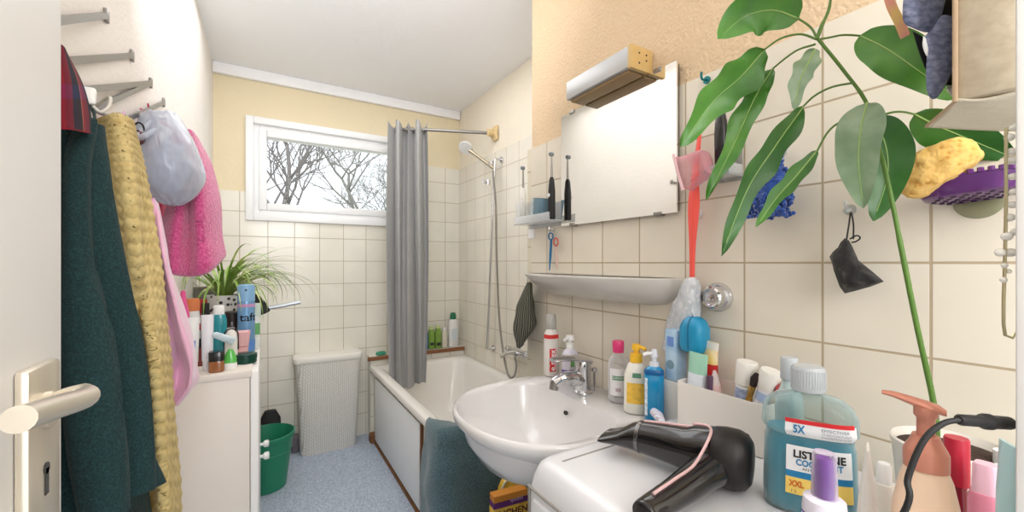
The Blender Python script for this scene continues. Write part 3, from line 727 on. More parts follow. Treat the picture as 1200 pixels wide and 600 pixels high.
garment('bath_robe', 'longer dark green robe showing below the hem of the teal bathrobe', 'bathrobe', [
    [(62, 300, .84), (84, 296, .80), (110, 296, .79), (128, 300, .86)],
    [(62, 450, .84), (90, 450, .80), (125, 450, .79), (152, 450, .86)],
    [(62, 640, .84), (100, 640, .80), (145, 640, .79), (180, 640, .86)]], mat('black_green_terry', (16, 40, 38), .95, bump=.4, bscale=180), 14, 20, .01, loop=(2, .0))
# knitted blanket
def knit(x, y, fu, fv):
    col = x/.026
    z = (y+.007*abs(((col) % 1)*2-1))/.019
    return .0022*abs(sin(pi*z))
M_knit = ramp_mat('mustard_beige_knit', 'noise', 60, [(.25, (182, 158, 102)), (.5, (204, 182, 124)), (.8, (218, 198, 142))], .95, bump=.2)
garment('knitted_cardigan', 'chunky mustard-beige knitted cardigan hanging between bathrobe and plastic bag', 'cardigan', [
    [(114, 140, .98), (124, 136, .92), (136, 133, .89), (150, 137, .92), (151, 145, .98)],
    [(108, 200, 1.0), (128, 195, .90), (150, 195, .87), (156, 196, .93), (168, 205, 1.0)],
    [(108, 300, 1.0), (136, 300, .90), (160, 300, .87), (163, 300, .95), (184, 300, 1.0)],
    [(108, 400, 1.0), (146, 400, .90), (166, 400, .94), (178, 400, .88), (195, 400, 1.0)],
    [(110, 500, 1.0), (152, 500, .90), (172, 500, .94), (188, 500, .88), (203, 500, 1.0)],
    [(110, 620, 1.0), (160, 620, .90), (178, 620, .94), (194, 620, .88), (210, 620, 1.0)]], M_knit, 52, 90, .014, disp=knit, wob=.003)
M_satin = mat('pink_satin', (232, 178, 204), .3, sheen=.4, var=.08, vscale=5, bump=.06, bscale=10)
garment('satin_nightdress', 'pale pink satin nightdress hanging behind the knitted cardigan', 'nightdress', [
    [(168, 235, 1.12), (174, 232, 1.10), (180, 232, 1.09), (184, 235, 1.11), (187, 238, 1.14)],
    [(170, 300, 1.14), (180, 300, 1.06), (188, 300, 1.10), (192, 300, 1.05), (196, 300, 1.12)],
    [(172, 370, 1.16), (188, 370, 1.06), (200, 370, 1.12), (208, 370, 1.05), (215, 370, 1.12)],
    [(174, 420, 1.16), (195, 420, 1.06), (208, 420, 1.12), (222, 420, 1.05), (230, 420, 1.12)],
    [(174, 455, 1.16), (190, 462, 1.06), (206, 460, 1.10), (222, 452, 1.06), (233, 444, 1.12)],
    [(175, 478, 1.16), (188, 486, 1.08), (199, 482, 1.09), (208, 472, 1.08), (216, 462, 1.12)]], M_satin, 14, 18, .004, wob=.010, wsc=12, loop=(4, .02))
garment('cotton_robe', 'lilac-pink cotton robe showing as a thin strip between door edge and teal bathrobe', 'robe', [
    [(48, 330, 1.0), (58, 330, .95), (67, 330, .93), (70, 340, .95)],
    [(48, 420, 1.0), (60, 420, .95), (70, 420, .93), (74, 420, .95)],
    [(48, 500, 1.0), (60, 500, .95), (71, 500, .93), (75, 500, .95)],
    [(48, 640, 1.0), (60, 640, .95), (70, 640, .93), (75, 640, .95)]], mat('lilac_pink_cotton', (222, 176, 200), .9, var=.08), 8, 12, .006, loop=(4, .0))
# pink towel + magenta towel
M_pink = ramp_mat('pink_terry', 'noise', 190, [(.3, (186, 60, 118)), (.55, (214, 88, 144)), (.8, (234, 132, 178))], .95, bump=.6, sheen=.5, bdist=.005)
garment('towel', 'pink terry towel hanging under the clear plastic bag', 'towel', [
    [(196, 165, 1.40), (208, 155, 1.36), (220, 152, 1.36), (226, 160, 1.40), (230, 170, 1.44)],
    [(204, 215, 1.40), (212, 212, 1.32), (222, 212, 1.36), (232, 212, 1.32), (248, 205, 1.42)],
    [(192, 265, 1.40), (206, 268, 1.32), (222, 268, 1.36), (236, 268, 1.32), (258, 262, 1.42)],
    [(188, 300, 1.40), (202, 312, 1.32), (222, 314, 1.36), (240, 310, 1.33), (262, 294, 1.42)],
    [(190, 306, 1.41), (202, 319, 1.34), (222, 321, 1.37), (240, 317, 1.35), (261, 300, 1.43)]], M_pink, 16, 16, .016, wob=.008, wsc=9, loop=(4, .42))
garment('towel', 'crimson towel peeking out behind the pink terry towel', 'towel', [
    [(172, 190, 1.52), (182, 190, 1.47), (192, 190, 1.48), (200, 190, 1.52)],
    [(172, 230, 1.46), (184, 230, 1.42), (196, 230, 1.48), (206, 230, 1.52)],
    [(174, 268, 1.46), (186, 272, 1.42), (198, 272, 1.48), (206, 270, 1.52)]], ramp_mat('crimson_terry', 'noise', 190, [(.3, (168, 16, 62)), (.7, (216, 40, 96))], .95, bump=.5, sheen=.3), 8, 10, .012, loop=(4, .55))
# clear carrier bag bundle
bag = thing('plastic_bag', 'crumpled translucent bluish plastic bag hanging on the rack', 'bag', tuple(onY(200, 150, 1.22)))
c0 = onY(203, 187, 1.25); rx = (onY(240, 187, 1.25)-c0).length
def bagring(v, ul, ur, dep, k, n=72):
    a = onY(ul, v, 1.25); b = onY(ur, v, 1.25); c = (a+b)/2; h = (b-a).length/2; d = (b-a).normalized(); out = []
    for i in range(n):
        t = 2*pi*i/n; e = Vector((cos(t), sin(t), k*2.2))
        w = 1+.10*mnoise.noise(e*1.5)+.07*(.5-abs(mnoise.noise(e*3.2+Vector((3, 1, 0)))))+.025*mnoise.noise(e*9)
        out.append(c+d*h*cos(t)*min(w, 1.03)+Vector((0, dep*sin(t)*w, .006*mnoise.noise(e*4))))
    return out
prof = [(136, 172, 206, .012), (134, 167, 208, .030), (140, 163, 212, .042), (155, 161, 222, .058), (172, 160, 230, .070), (190, 162, 236, .078), (205, 165, 240, .078), (218, 170, 237, .068), (229, 177, 229, .050), (237, 188, 218, .028), (240, 198, 208, .010)]
pr = cr([(p_[0], p_[1], p_[2]) for p_ in prof], 5); dpv = cr([(p_[3], 0, 0) for p_ in prof], 5)
R = [bagring(q[0], q[1], q[2], d_.x, i/len(pr)) for i, (q, d_) in enumerate(zip(pr, dpv))]
bm = bmesh.new(); rv = [[bm.verts.new(p) for p in r_] for r_ in R]
for a, b in zip(rv, rv[1:]):
    for k in range(len(a)): bm.faces.new((a[k], a[(k+1) % len(a)], b[(k+1) % len(a)], b[k]))
bm.faces.new(rv[-1])
M_bag = glass('bluish_bag_film', (206, 212, 226), .16, .38)
from_bm('film', bm, M_bag, bag, world=True, auto=0)
bm = bmesh.new()
bmesh.ops.create_icosphere(bm, subdivisions=4, radius=1)
for v in bm.verts:
    p = v.co.copy(); k = 1+.3*mnoise.noise(p*2)
    v.co = c0+Vector((p.x*k*rx*.66-.006, p.y*k*.045, p.z*k*.06-.02))
from_bm('bundle', bm, mat('pale_blue_grey_cloth', (188, 196, 212), .9, var=.12, vscale=14), bag, world=True, auto=0)
hp_ = [onY(184, 137, 1.22), onY(170, 150, 1.19), onY(160, 160, 1.17), onY(168, 160, 1.17), onY(188, 150, 1.20)]
tube('handle', cr(hp_, 6), .006, M_bag, bag, 8, world=True)
t = thing('hair_bobble', 'small brown and silver hair tie hanging by the plastic bag handle', 'hair tie', tuple(rb))
bm = bmesh.new(); bmesh.ops.create_icosphere(bm, subdivisions=3, radius=.011, matrix=Matrix.Translation(rb) @ Matrix.Diagonal((1, 1, 1.5, 1)))
from_bm('bead', bm, mat('dark_copper', (110, 72, 70), .2, metal=.6), t, world=True)
bm = bmesh.new(); bm_tube(bm, [rb+Vector((.008*cos(a), .0, .02+.012*sin(a))) for a in [2*pi*i/14 for i in range(15)]], .002, 6)
from_bm('elastic', bm, M_blackm, t, world=True)
# plaid scarf
def plaid():
    m, nt, b = nt_new('plaid_wool')
    tc = nt.nodes.new('ShaderNodeTexCoord'); sp = nt.nodes.new('ShaderNodeSeparateXYZ'); nt.links.new(tc.outputs['UV'], sp.inputs[0])
    def stripes(ch, sc, stops):
        ml = nt.nodes.new('ShaderNodeMath'); ml.operation = 'MULTIPLY'; ml.inputs[1].default_value = sc; nt.links.new(sp.outputs[ch], ml.inputs[0])
        fr = nt.nodes.new('ShaderNodeMath'); fr.operation = 'FRACT'; nt.links.new(ml.outputs[0], fr.inputs[0])
        c = nt.nodes.new('ShaderNodeValToRGB'); c.color_ramp.interpolation = 'CONSTANT'; e = c.color_ramp.elements
        while len(e) < len(stops): e.new(.5)
        for k, (p, cc) in enumerate(stops): e[k].position = p; e[k].color = C8(*cc)
        nt.links.new(fr.outputs[0], c.inputs[0]); return c
    A_ = stripes('X', 22, [(0, (140, 24, 44)), (.3, (16, 22, 52)), (.55, (34, 22, 30)), (.8, (206, 120, 100)), (.86, (170, 26, 46))])
    B_ = stripes('Y', 9, [(0, (24, 18, 28)), (.3, (24, 36, 80)), (.42, (36, 18, 30)), (.8, (190, 36, 62))])
    mx = nt.nodes.new('ShaderNodeMix'); mx.data_type = 'RGBA'; mx.inputs[0].default_value = .5
    nt.links.new(A_.outputs[0], mx.inputs[6]); nt.links.new(B_.outputs[0], mx.inputs[7]); nt.links.new(mx.outputs[2], b.inputs['Base Color']); b.inputs['Roughness'].default_value = .95
    return m
garment('scarf', 'red and navy plaid scarf hanging at the top of the rack by the door edge', 'scarf', [
    [(62, 52, .62), (68, 52, .60), (72, 56, .60), (74, 60, .62)],
    [(60, 95, .63), (70, 95, .58), (84, 95, .60), (92, 97, .63)],
    [(58, 130, .63), (70, 130, .58), (88, 130, .60), (101, 130, .63)],
    [(58, 150, .63), (72, 151, .58), (90, 153, .60), (102, 156, .63)]], plaid(), 10, 12, .006, loop=(1, .0))
# ================================================================ towel over the bath end
M_towel = ramp_mat('petrol_terry', 'noise', 200, [(.3, (62, 88, 96)), (.55, (84, 112, 120)), (.8, (112, 138, 144))], .95, bump=.6, sheen=.4, bdist=.006)
tw = thing('towel', 'grey-teal towel draped over the near end of the bathtub', 'towel', (.64, 1.56, .5))
def W(*p): return [Vector(q) for q in p]
rows = [
 W((.665, 1.88, .47), (.69, 1.72, .485), (.72, 1.66, .487), (.84, 1.66, .487), (.90, 1.66, .487)),
 W((.630, 1.76, .507), (.640, 1.66, .510), (.68, 1.61, .512), (.80, 1.60, .512), (.90, 1.605, .509)),
 W((.606, 1.72, .50), (.603, 1.60, .508), (.63, 1.562, .510), (.77, 1.558, .510), (.90, 1.562, .505)),
 W((.592, 1.72, .42), (.590, 1.58, .42), (.62, 1.530, .42), (.76, 1.535, .42), (.895, 1.54, .42)),
 W((.580, 1.71, .28), (.575, 1.56, .28), (.62, 1.505, .28), (.75, 1.520, .28), (.89, 1.53, .30)),
 W((.572, 1.70, .14), (.565, 1.55, .14), (.61, 1.49, .14), (.73, 1.510, .13), (.855, 1.52, .17)),
 W((.570, 1.69, .02), (.560, 1.54, .02), (.61, 1.48, .02), (.71, 1.500, .02), (.80, 1.51, .05))]
patch('cloth', rows, 14, 12, M_towel, tw, True, .012, wob=.022, seed=3, wsc=8)
# ================================================================ washbasin
SZ = .80
basin = thing('washbasin', 'white ceramic wall-hung washbasin with rounded front', 'washbasin', (.70, .95, .80))
def sink_outline(f, z, dx=0):
    """closed outline; f shrinks towards the bowl"""
    out = []; N = 64
    cy, hw, xb, xf = .935, .266, XN-.001, .423
    for k in range(N):
        a = 2*pi*k/N
        p = se(a, 1, 1, 2.25)
        x = .70+(.70-xf)*p.x*f if p.x < 0 else .70+(xb-.70)*min(1, p.x*1.25)*f
        y = cy+hw*p.y*f*(1+.04*(p.x > 0))
        out.append(Vector((x+dx, y, z)))
    return out
def bowl(s, z, xs=0):
    out = []; N = 64
    for k in range(N):
        a = 2*pi*k/N; p = se(a, 1, 1, 2.3 if cos(a) < 0 else 5.5)
        x = .615+xs+(.178 if p.x < 0 else .165)*p.x*s; y = .935+.222*p.y*s
        out.append(Vector((x, y, z)))
    return out
R = [sink_outline(.25, SZ-.165, .12), sink_outline(.5, SZ-.150, .10), sink_outline(.74, SZ-.105, .055), sink_outline(.91, SZ-.060, .018), sink_outline(.992, SZ-.022), sink_outline(1, SZ-.008), sink_outline(.993, SZ), sink_outline(.97, SZ+.003),
     bowl(1.0, SZ-.001), bowl(.985, SZ-.008), bowl(.955, SZ-.03), bowl(.88, SZ-.08), bowl(.72, SZ-.125), bowl(.45, SZ-.148), bowl(.15, SZ-.152)]
vs = []; fs = []; n = 64
for r_ in R: vs += r_
for j in range(len(R)-1):
    for k in range(n): fs.append([j*n+k, j*n+(k+1) % n, (j+1)*n+(k+1) % n, (j+1)*n+k])
fs.append(list(range(n))[::-1]); fs.append([(len(R)-1)*n+k for k in range(n)])
mk('bowl', vs, fs, M_cer, basin, True, True, auto=60)
loft('overflow_hole', [(0, .006, .0085), (.004, .006, .0085)], M_black, basin, 18, M=Matrix.Translation(Vector((.7625, .952, .757))-basin.location) @ RY(radians(-72)))
loft('drain', [(0, .022, .022), (.003, .022, .022), (.004, .016, .016)], M_chrome, basin, 24, M=T(-.085, -.015, -.153))
# faucet
fp = Vector((.838, .965, SZ+.002))
fa = thing('basin_mixer_tap', 'chrome single-lever mixer tap on the washbasin', 'tap', tuple(fp))
loft('tap_body', [(0, .030, .030), (.006, .030, .030), (.010, .026, .026), (.05, .0245, .0245), (.075, .0245, .0245), (.088, .025, .025), (.098, .022, .022), (.104, .012, .012)], M_chrome, fa, 32)
bm = bmesh.new(); pts = cr([(-.005, .0, .040), (-.04, .003, .050), (-.08, .008, .050), (-.105, .011, .040)], 6)
bm_tube(bm, pts, [.023]*6+[.020]*6+[.0165]*7, 16)
from_bm('spout', bm, M_chrome, fa)
bm = bmesh.new(); bm_tube(bm, [(-.100, .011, .044), (-.104, .011, .022)], .0135, 16); from_bm('aerator', bm, M_steel, fa)
bm = bmesh.new()
vs = []; secs = [(0.018, .096, .025, .011), (-.02, .106, .027, .011), (-.06, .112, .025, .008), (-.10, .112, .021, .006), (-.112, .110, .017, .005)]
rr = []
for x, z, hw, th in secs:
    rr.append([bm.verts.new((x, hw*cos(a)-x*.06, z+th*sin(a))) for a in [2*pi*k/14 for k in range(14)]])
for a, b in zip(rr, rr[1:]):
    for k in range(14): bm.faces.new((a[k], a[(k+1) % 14], b[(k+1) % 14], b[k]))
bm.faces.new(rr[0][::-1]); bm.faces.new(rr[-1])
from_bm('lever', bm, M_chrome, fa)
tube('waste_rod', [(.036, -.012, .002), (.036, -.012, .06)], .003, M_chrome, fa, 8)
loft('waste_knob', [(0, .004, .004), (.004, .009, .009), (.012, .009, .009), (.015, .005, .005)], M_chrome, fa, 16, M=T(.036, -.012, .06))
# ---------------------------------------------------------------- bottles on the basin shelf
GB = 'bottles on the washbasin'
def bp(u, X): p = onX(u, 308, X); return (p.x, p.y, SZ+.003)
M_redp = mat('red_print', (206, 52, 48), .4)
es = [(0, .022, .020, 2.6), (.004, .026, .023, 2.6), (.125, .026, .023, 2.6), (.150, .024, .021, 2.4), (.165, .016, .016)]
t = bottle('mouthwash_bottle', 'clear mouth rinse bottle with red label in the far corner of the washbasin', 'bottle', bp(646, .868), es, mat('pale_clear_bottle', (226, 220, 214), .15, coat=.4), ([(.163, .0165, .0165), (.168, .019, .019), (.214, .0165, .0165), (.217, .014, .014)], mat('grey_clear_cap', (176, 174, 168), .3)))
ac = cam_ang(t.location)
wrap('red_band', es, .132, .146, ac-1.5, ac+1.5, M_redp, t)
wrap('label', es, .018, .098, ac-.15, ac+.75, mat('elm_red', (214, 44, 48), .4), t)
text_wrap('elmex', .030, es, .058, ac+.28, M_whiteP, t, off=.0014, bold=.0005, vert=True)
ss = [(0, .026, .02, 2.6), (.004, .029, .022, 2.6), (.09, .029, .022, 2.6), (.105, .022, .018, 2.4), (.112, .012, .012)]
t = bottle('soap_dispenser', 'white pump soap dispenser with purple label behind the mixer tap', 'soap dispenser', bp(668, .872), ss, mat('lilac_clear', (214, 210, 222), .25, coat=.3), ([(.112, .0125, .0125), (.128, .0125, .0125), (.130, .006, .006), (.140, .006, .006), (.141, .016, .016), (.155, .014, .014)], M_whiteP), capname='pump')
ac = cam_ang(t.location)
wrap('label', ss, .01, .045, ac-1.2, ac+1.2, mat('violet_print', (92, 66, 150), .4), t)
wrap('green_motif', ss, .055, .075, ac+.2, ac+1.0, mat('leaf_green_print', (110, 160, 96), .5), t)
tube('spout', [(0, 0, .149), (-.02, -.008, .149), (-.034, -.013, .144)], .005, M_whiteP, t, 10)
ms = [(0, .024, .024), (.004, .0285, .0285), (.105, .0285, .0285), (.122, .025, .025), (.136, .0135, .0135), (.142, .0135, .0135)]
M_mic = glass('clear_bottle_plastic', (240, 240, 242), .05, .16)
t = bottle('cleanser_bottle', 'clear cleansing water bottle with bright pink cap on the washbasin', 'bottle', bp(724.5, .872), ms, M_mic, ([(.140, .0155, .0155), (.158, .0165, .0165), (.170, .0165, .0165), (.173, .0145, .0145)], mat('raspberry_cap', (222, 62, 122), .35)))
ac = cam_ang(t.location)
wrap('label', ms, .022, .098, ac-.9, ac+.9, mat('frosty_label', (234, 232, 234), .5), t)
wrap('green_stripe', ms, .066, .078, ac-.6, ac+.6, mat('bottle_green_print', (96, 148, 118), .5), t, off=.001)
text_wrap('GARNIER', .0085, ms, .072, ac, M_whiteP, t, off=.0016)
wrap('circle_print', ms, .034, .044, ac-.25, ac+.25, mat('pink_grey_print', (190, 170, 178), .5), t, off=.001)
ys = [(0, .027, .018, 2.8), (.005, .032, .021, 2.8), (.10, .031, .020, 2.6), (.128, .022, .016, 2.3), (.136, .012, .012)]
M_yel = mat('sunny_yellow_cap', (244, 190, 48), .35)
t = thing('lotion_bottle', 'white pump bottle with yellow dispenser head on the washbasin', 'bottle', bp(745.5, .846), (0, 0, cam_ang(bp(745.5, .846))+pi/2))
loft('body', ys, mat('cream_white_bottle', (240, 236, 224), .3, coat=.2), t, 32)
loft('pump', [(.134, .0165, .0165), (.156, .0155, .0155), (.157, .007, .007), (.166, .007, .007), (.167, .012, .012), (.181, .010, .010)], M_yel, t, 24)
tube('spout', [(0, 0, .175), (.014, -.010, .175), (.024, -.016, .171)], .0045, M_yel, t, 10)
wrap('label', ys, .028, .082, -pi/2-.75, -pi/2+.75, mat('sun_orange_print', (244, 196, 76), .45, var=.35, vscale=120), t)
wrap('green_badge', ys, .096, .108, -pi/2-.3, -pi/2+.4, mat('bottle_green_print', (96, 148, 118)), t)
bs = [(0, .021, .016, 3), (.004, .0235, .018, 3), (.128, .0235, .018, 3), (.133, .021, .016, 2.6), (.140, .012, .012)]
t = thing('face_wash_bottle', 'bright blue pump bottle standing in front of the yellow-headed bottle', 'bottle', bp(766.5, .832), (0, 0, cam_ang(bp(766.5, .832))+pi/2))
loft('body', bs, mat('vivid_blue_liquid', (28, 142, 196), .15, coat=.5, var=.15, vscale=15), t, 32)
wrap('upper_band', bs, .120, .133, -pi, 0, mat('deep_blue_print', (14, 92, 150), .3), t)
loft('pump', [(.139, .012, .012), (.150, .011, .011), (.151, .0055, .0055), (.162, .0055, .0055), (.163, .0095, .0095), (.181, .006, .006)], mat('translucent_white_pump', (222, 226, 234), .3), t, 20)
tube('spout', [(0, 0, .171), (-.016, -.008, .172), (-.026, -.012, .168)], .004, M_whiteP, t, 10)
wrap('white_print', bs, .02, .112, -pi/2-.95, -pi/2-.62, mat('white_letter_print', (220, 232, 240), .4, var=.7, vscale=140), t)
# pale packets at the right end of the basin
p = onX(791, 308, .868); 
t = thing('toiletry_carton', 'pale grey-white carton at the end of the washbasin behind the blue bottle', 'carton', (p.x, p.y-.004, SZ+.003))
box('carton', (-.022, -.022, 0), (.028, .024, .108), mat('pale_grey_card', (214, 214, 210), .4), t, bev=.003)
t = thing('refill_pack', 'light blue refill pack standing on the pale grey carton', 'carton', (p.x+.004, p.y-.004, SZ+.111))
box('pack', (-.020, -.012, 0), (.022, .022, .125), ramp_mat('light_blue_pack', 'noise', 16, [(.3, (140, 182, 216)), (.5, (178, 206, 228)), (.75, (206, 222, 234))], .4), t, bev=.004)
box('pack_logo', (-.0208, -.004, .085), (-.0195, .014, .108), mat('cobalt_print', (108, 142, 206)), t, bev=0)
loft('pack_seal', [(0, .011, .011), (.0012, .010, .010)], mat('grey_teal_print', (120, 150, 164), .5), t, 24, M=T(-.0206, .005, .04) @ RY(-pi/2))
# clear printed pouch hanging behind
pc = onX(800, 352, .868)
t = thing('printed_pouch', 'crinkled clear pouch with black printing hanging at the right end of the ceramic shelf', 'pouch', tuple(pc))
M_pouch = ramp_mat('clear_printed_film', 'cell', 120, [(0, (70, 74, 86)), (.12, (214, 216, 218)), (.55, (198, 206, 214)), (.8, (226, 226, 226))], .2)
rows = [[onX(u, v, X) for u, v, X in r] for r in (
  [(804, 326, .885), (809, 325, .872), (814, 325, .872), (818, 327, .887)],
  [(793, 345, .89), (803, 345, .862), (813, 345, .862), (822, 347, .89)],
  [(784, 370, .897), (796, 370, .868), (808, 370, .868), (820, 372, .897)],
  [(778, 392, .900), (789, 392, .884), (800, 392, .884), (814, 392, .900)],
  [(776, 410, .905), (786, 412, .896), (796, 411, .896), (806, 408, .905)])]
patch('film', rows, 12, 10, M_pouch, t, True, .001, wob=.006, wsc=30, seed=4)
# turquoise soap box hanging
pt_ = onX(814, 390, .872)
t = thing('soap_box', 'turquoise plastic soap box hanging from the coral ribbon', 'soap box', tuple(pt_))
Ms = Matrix.Translation((0, 0, -.042)) 
loft('case', [(-.006, .012, .016, 4), (0, .022, .027, 4), (.012, .025, .031, 4), (.055, .025, .030, 4), (.072, .020, .023, 3.4), (.080, .011, .014, 3)], mat('turquoise_plastic', (28, 146, 190), .35, coat=.2), t, 36, M=Ms)
tube('seam', [Vector((-.0250, 0, -.042+.006)), Vector((-.0258, 0, -.042+.05)), Vector((-.0205, 0, -.042+.072)), Vector((-.006, 0, -.042+.0815))], .0018, mat('dark_turquoise', (18, 108, 148), .4), t, 6, smooth=4)  # seam line in a darker turquoise
tube('cord', [Vector((0, 0, .038)), Vector((-.004, .004, .052)), Vector((-.001, .002, .066))], .0015, M_whiteP, t, 6)
# ---------------------------------------------------------------- coral ribbon and pink cup on a hook
rb1 = onX(818, 178, .885)
t = thing('ribbon', 'long coral-red ribbon loop hanging from the wall beside the mirror', 'ribbon', tuple(onX(816, 150, .91)))
M_cor = mat('coral_ribbon', (252, 92, 80), .45, var=.05)
rows = [[onX(u, v, X) for u, v, X in r] for r in (
  [(818, 158, .905), (820, 158, .903), (822, 158, .905)], [(811, 205, .885), (815, 205, .880), (819, 205, .885)], [(806.5, 240, .885), (812, 240, .878), (820, 240, .885)], [(808, 290, .885), (812, 290, .880), (815, 290, .885)], [(808.5, 330, .885), (811, 330, .881), (814, 330, .885)], [(809.5, 351, .885), (811.5, 352, .883), (813.5, 351, .885)])]
patch('band', rows, 6, 8, M_cor, t, True, .0015)
cp = onX(816, 197, .862)
t = thing('measuring_cup', 'translucent pink plastic cup hanging in front of the coral ribbon', 'cup', tuple(cp))
M_pk = glass('pink_clear_plastic', (238, 176, 186), .1, .30)
Mc = RX(radians(-106))
loft('cup', [(-.030, .020, .028, 4), (-.027, .022, .031, 4), (.026, .028, .040, 4), (.028, .031, .044, 4), (.0285, .028, .040, 4)], M_pk, t, 36, M=Mc, caps=(True, False))
tube('cup_rim', [Mc @ Vector((-.030, y, z)) for y, z in ((.046, .028), (.0, .029), (-.046, .028))], .0035, mat('pale_pink_plastic', (238, 200, 206), .25), t, 8)
# black oral irrigator / shaver in a holder
tp = onX(845, 172, .885)
t = thing('electric_shaver', 'slim black handheld device standing in a clear wall holder beside the mirror', 'shaver', (tp.x, tp.y, 0))
zt = onX(845, 128, .885).z; zb = onX(845, 203, .885).z
loft('handle', [(zb, .008, .009, 3), (zb+.004, .0105, .0125, 3), (zb+.09, .0115, .0135, 3), (zt-.03, .0105, .012, 3), (zt-.004, .007, .008, 2.5), (zt, .004, .005, 2.2)], M_black, t, 24)
wz = zb-.004
t = thing('wall_holder', 'small clear plastic wall holder under the black handheld device', 'holder', (XN, tp.y, wz))
bm = bmesh.new(); bm_box(bm, (-.055, -.03, -.005), (0, .03, 0), .002); bm_box(bm, (-.055, -.03, -.0), (-.052, .03, .022), .001); bm_box(bm, (-.003, -.03, -.012), (0, .03, .055), .001); bm_box(bm, (-.052, -.03, 0), (-.0, -.0275, .022), .001); bm_box(bm, (-.052, .0275, 0), (-.0, .03, .022), .001)
from_bm('tray', bm, M_clearP, t)
# small teal hook
def wall_hook(name, label, u, v, m, r=.009, L=.02):
    p = onX(u, v, XN); t = thing(name, label, 'hook', (XN, p.y, p.z))
    bm = bmesh.new(); bm_tube(bm, [(-.0005, 0, 0), (-.004, 0, 0)], r, 18); bm_tube(bm, cr([(-.003, 0, 0), (-L, 0, -.002), (-L-.004, 0, .006), (-L-.003, 0, .014)], 4), .003, 8)
    from_bm('peg', bm, m, t); return t
wall_hook('wall_hook', 'tiny teal stick-on hook at the top of the tiles right of the mirror', 829, 94, mat('teal_metallic', (40, 120, 124), .3, metal=.5))
wall_hook('wall_hook', 'stick-on hook beside the lower part of the coral ribbon', 818, 250, M_whiteP, .012)
# blue scrub puff
hk_ = onX(916, 180, XN)
t = thing('bath_puff', 'royal blue loopy bath puff hanging from a hook on the tiles', 'bath puff', tuple(onX(902, 222, .875)))
M_puff = mat('royal_blue_chenille', (22, 72, 156), .8, sheen=.5, var=.2, vscale=60)
bm = bmesh.new(); rnd = random.Random(5)
def puff_pt(): 
    z = rnd.random()**.8
    hw = .008+.038*z**.8; return z, hw
for k in range(420):
    z, hw = puff_pt(); a = rnd.uniform(0, 2*pi); rr_ = rnd.uniform(.55, 1)
    y = hw*rr_*cos(a); x = hw*.75*rr_*sin(a)
    base = Vector((-.005+x, y+.004*(1-z), .062-.118*z))
    # tilt like the photo: top leans right
    base.y -= .018*(1-z)
    d = Vector((x*1.3+rnd.uniform(-.02, .02), y+rnd.uniform(-.02, .02), rnd.uniform(-.02, .02))).normalized()
    bm_tube(bm, [base, base+d*.003, base+d*.006], [.0035, .0045, .002], 7)
from_bm('loops', bm, M_puff, t, auto=0)
bm = bmesh.new(); bmesh.ops.create_icosphere(bm, subdivisions=4, radius=1)
for v in bm.verts:
    p = v.co.copy(); z = (1-p.z)/2; hw = .006+.034*z**.8
    v.co = Vector((-.005+p.x*hw*.8, p.y*hw-.018*(1-z), .062-.118*z))
from_bm('core', bm, M_puff, t, auto=0)
tube('loop_cord', [Vector((-.005, -.018, .06)), hk_-t.location+Vector((-.018, .002, -.002)), hk_-t.location+Vector((-.018, -.004, -.002)), Vector((-.005, -.020, .058))], .0018, M_puff, t, 6, smooth=4)
wh = wall_hook('wall_hook', 'clear round stick-on hook holding the royal blue bath puff', 916, 178, M_clearP, .012, .018)
# black mesh pouch
mp = onX(1001, 316, .876)
t = thing('mesh_pouch', 'small black mesh drawstring pouch hanging below the avocado leaves', 'pouch', tuple(mp))
vs = []
ol = [(985, 284), (990, 279), (995, 282), (999, 289), (1006, 305), (1022, 318), (1036, 330), (1020, 336), (1002, 341), (990, 344), (984, 336), (977, 317), (975, 308), (972, 301), (976, 295), (982, 290)]
bm = bmesh.new(); n = len(ol); 
def shell(z0, s): return [bm.verts.new(onX(u+(1003-u)*(1-s), v+(315-v)*(1-s), .876+z0)-mp) for u, v in ol]
r1 = [shell(.0, 1), shell(-.014, .86), shell(-.024, .55), shell(-.027, .2)]; r2 = [shell(.014, .86), shell(.022, .55), shell(.024, .2)]
for seq in (r1, [r1[0]]+r2):
    for a, b in zip(seq, seq[1:]):
        for k in range(n): bm.faces.new((a[k], a[(k+1) % n], b[(k+1) % n], b[k]))
    bm.faces.new(seq[-1])
bmesh.ops.subdivide_edges(bm, edges=list(bm.edges), cuts=1, use_grid_fill=True, smooth=.6)
from_bm('mesh_bag', bm, ramp_mat('black_mesh_fabric', 'noise', 55, [(.3, (18, 18, 20)), (.55, (52, 50, 48)), (.85, (104, 102, 96))], .8, bump=.3), t, auto=0)
hkp = onX(997, 248, XN)
tube('drawstring', [onX(992, 281, .876), onX(995, 262, .893), onX(997, 249, .900), onX(1000, 262, .893), onX(1000, 280, .876)], .0013, M_blackm, t, 6, smooth=5, world=True)
tube('string_loop', [onX(996, 280, .872), onX(1004, 276, .868), onX(1008, 279, .868), onX(1003, 283, .870), onX(998, 284, .872)], .0013, M_blackm, t, 6, smooth=5, world=True)
wall_hook('wall_hook', 'small clear hook holding the black mesh pouch', 997, 246, M_clearP, .010, .018)
# chrome valve
vp = onX(843, 348, XN)
t = thing('stop_valve', 'round chrome stop valve knob on the tiles', 'valve', (XN, vp.y, vp.z))
Mv = RY(-pi/2)
loft('rosette', [(0, .034, .034), (.003, .0345, .0345), (.012, .030, .030)], M_chrome, t, 40, M=Mv)
loft('knob', [(.010, .026, .026), (.020, .0265, .0265), (.034, .0255, .0255), (.038, .022, .022), (.037, .018, .018), (.033, .016, .016), (.033, .009, .009), (.037, .007, .007), (.038, .003, .003)], M_chrome, t, 40, M=Mv, auto=25)
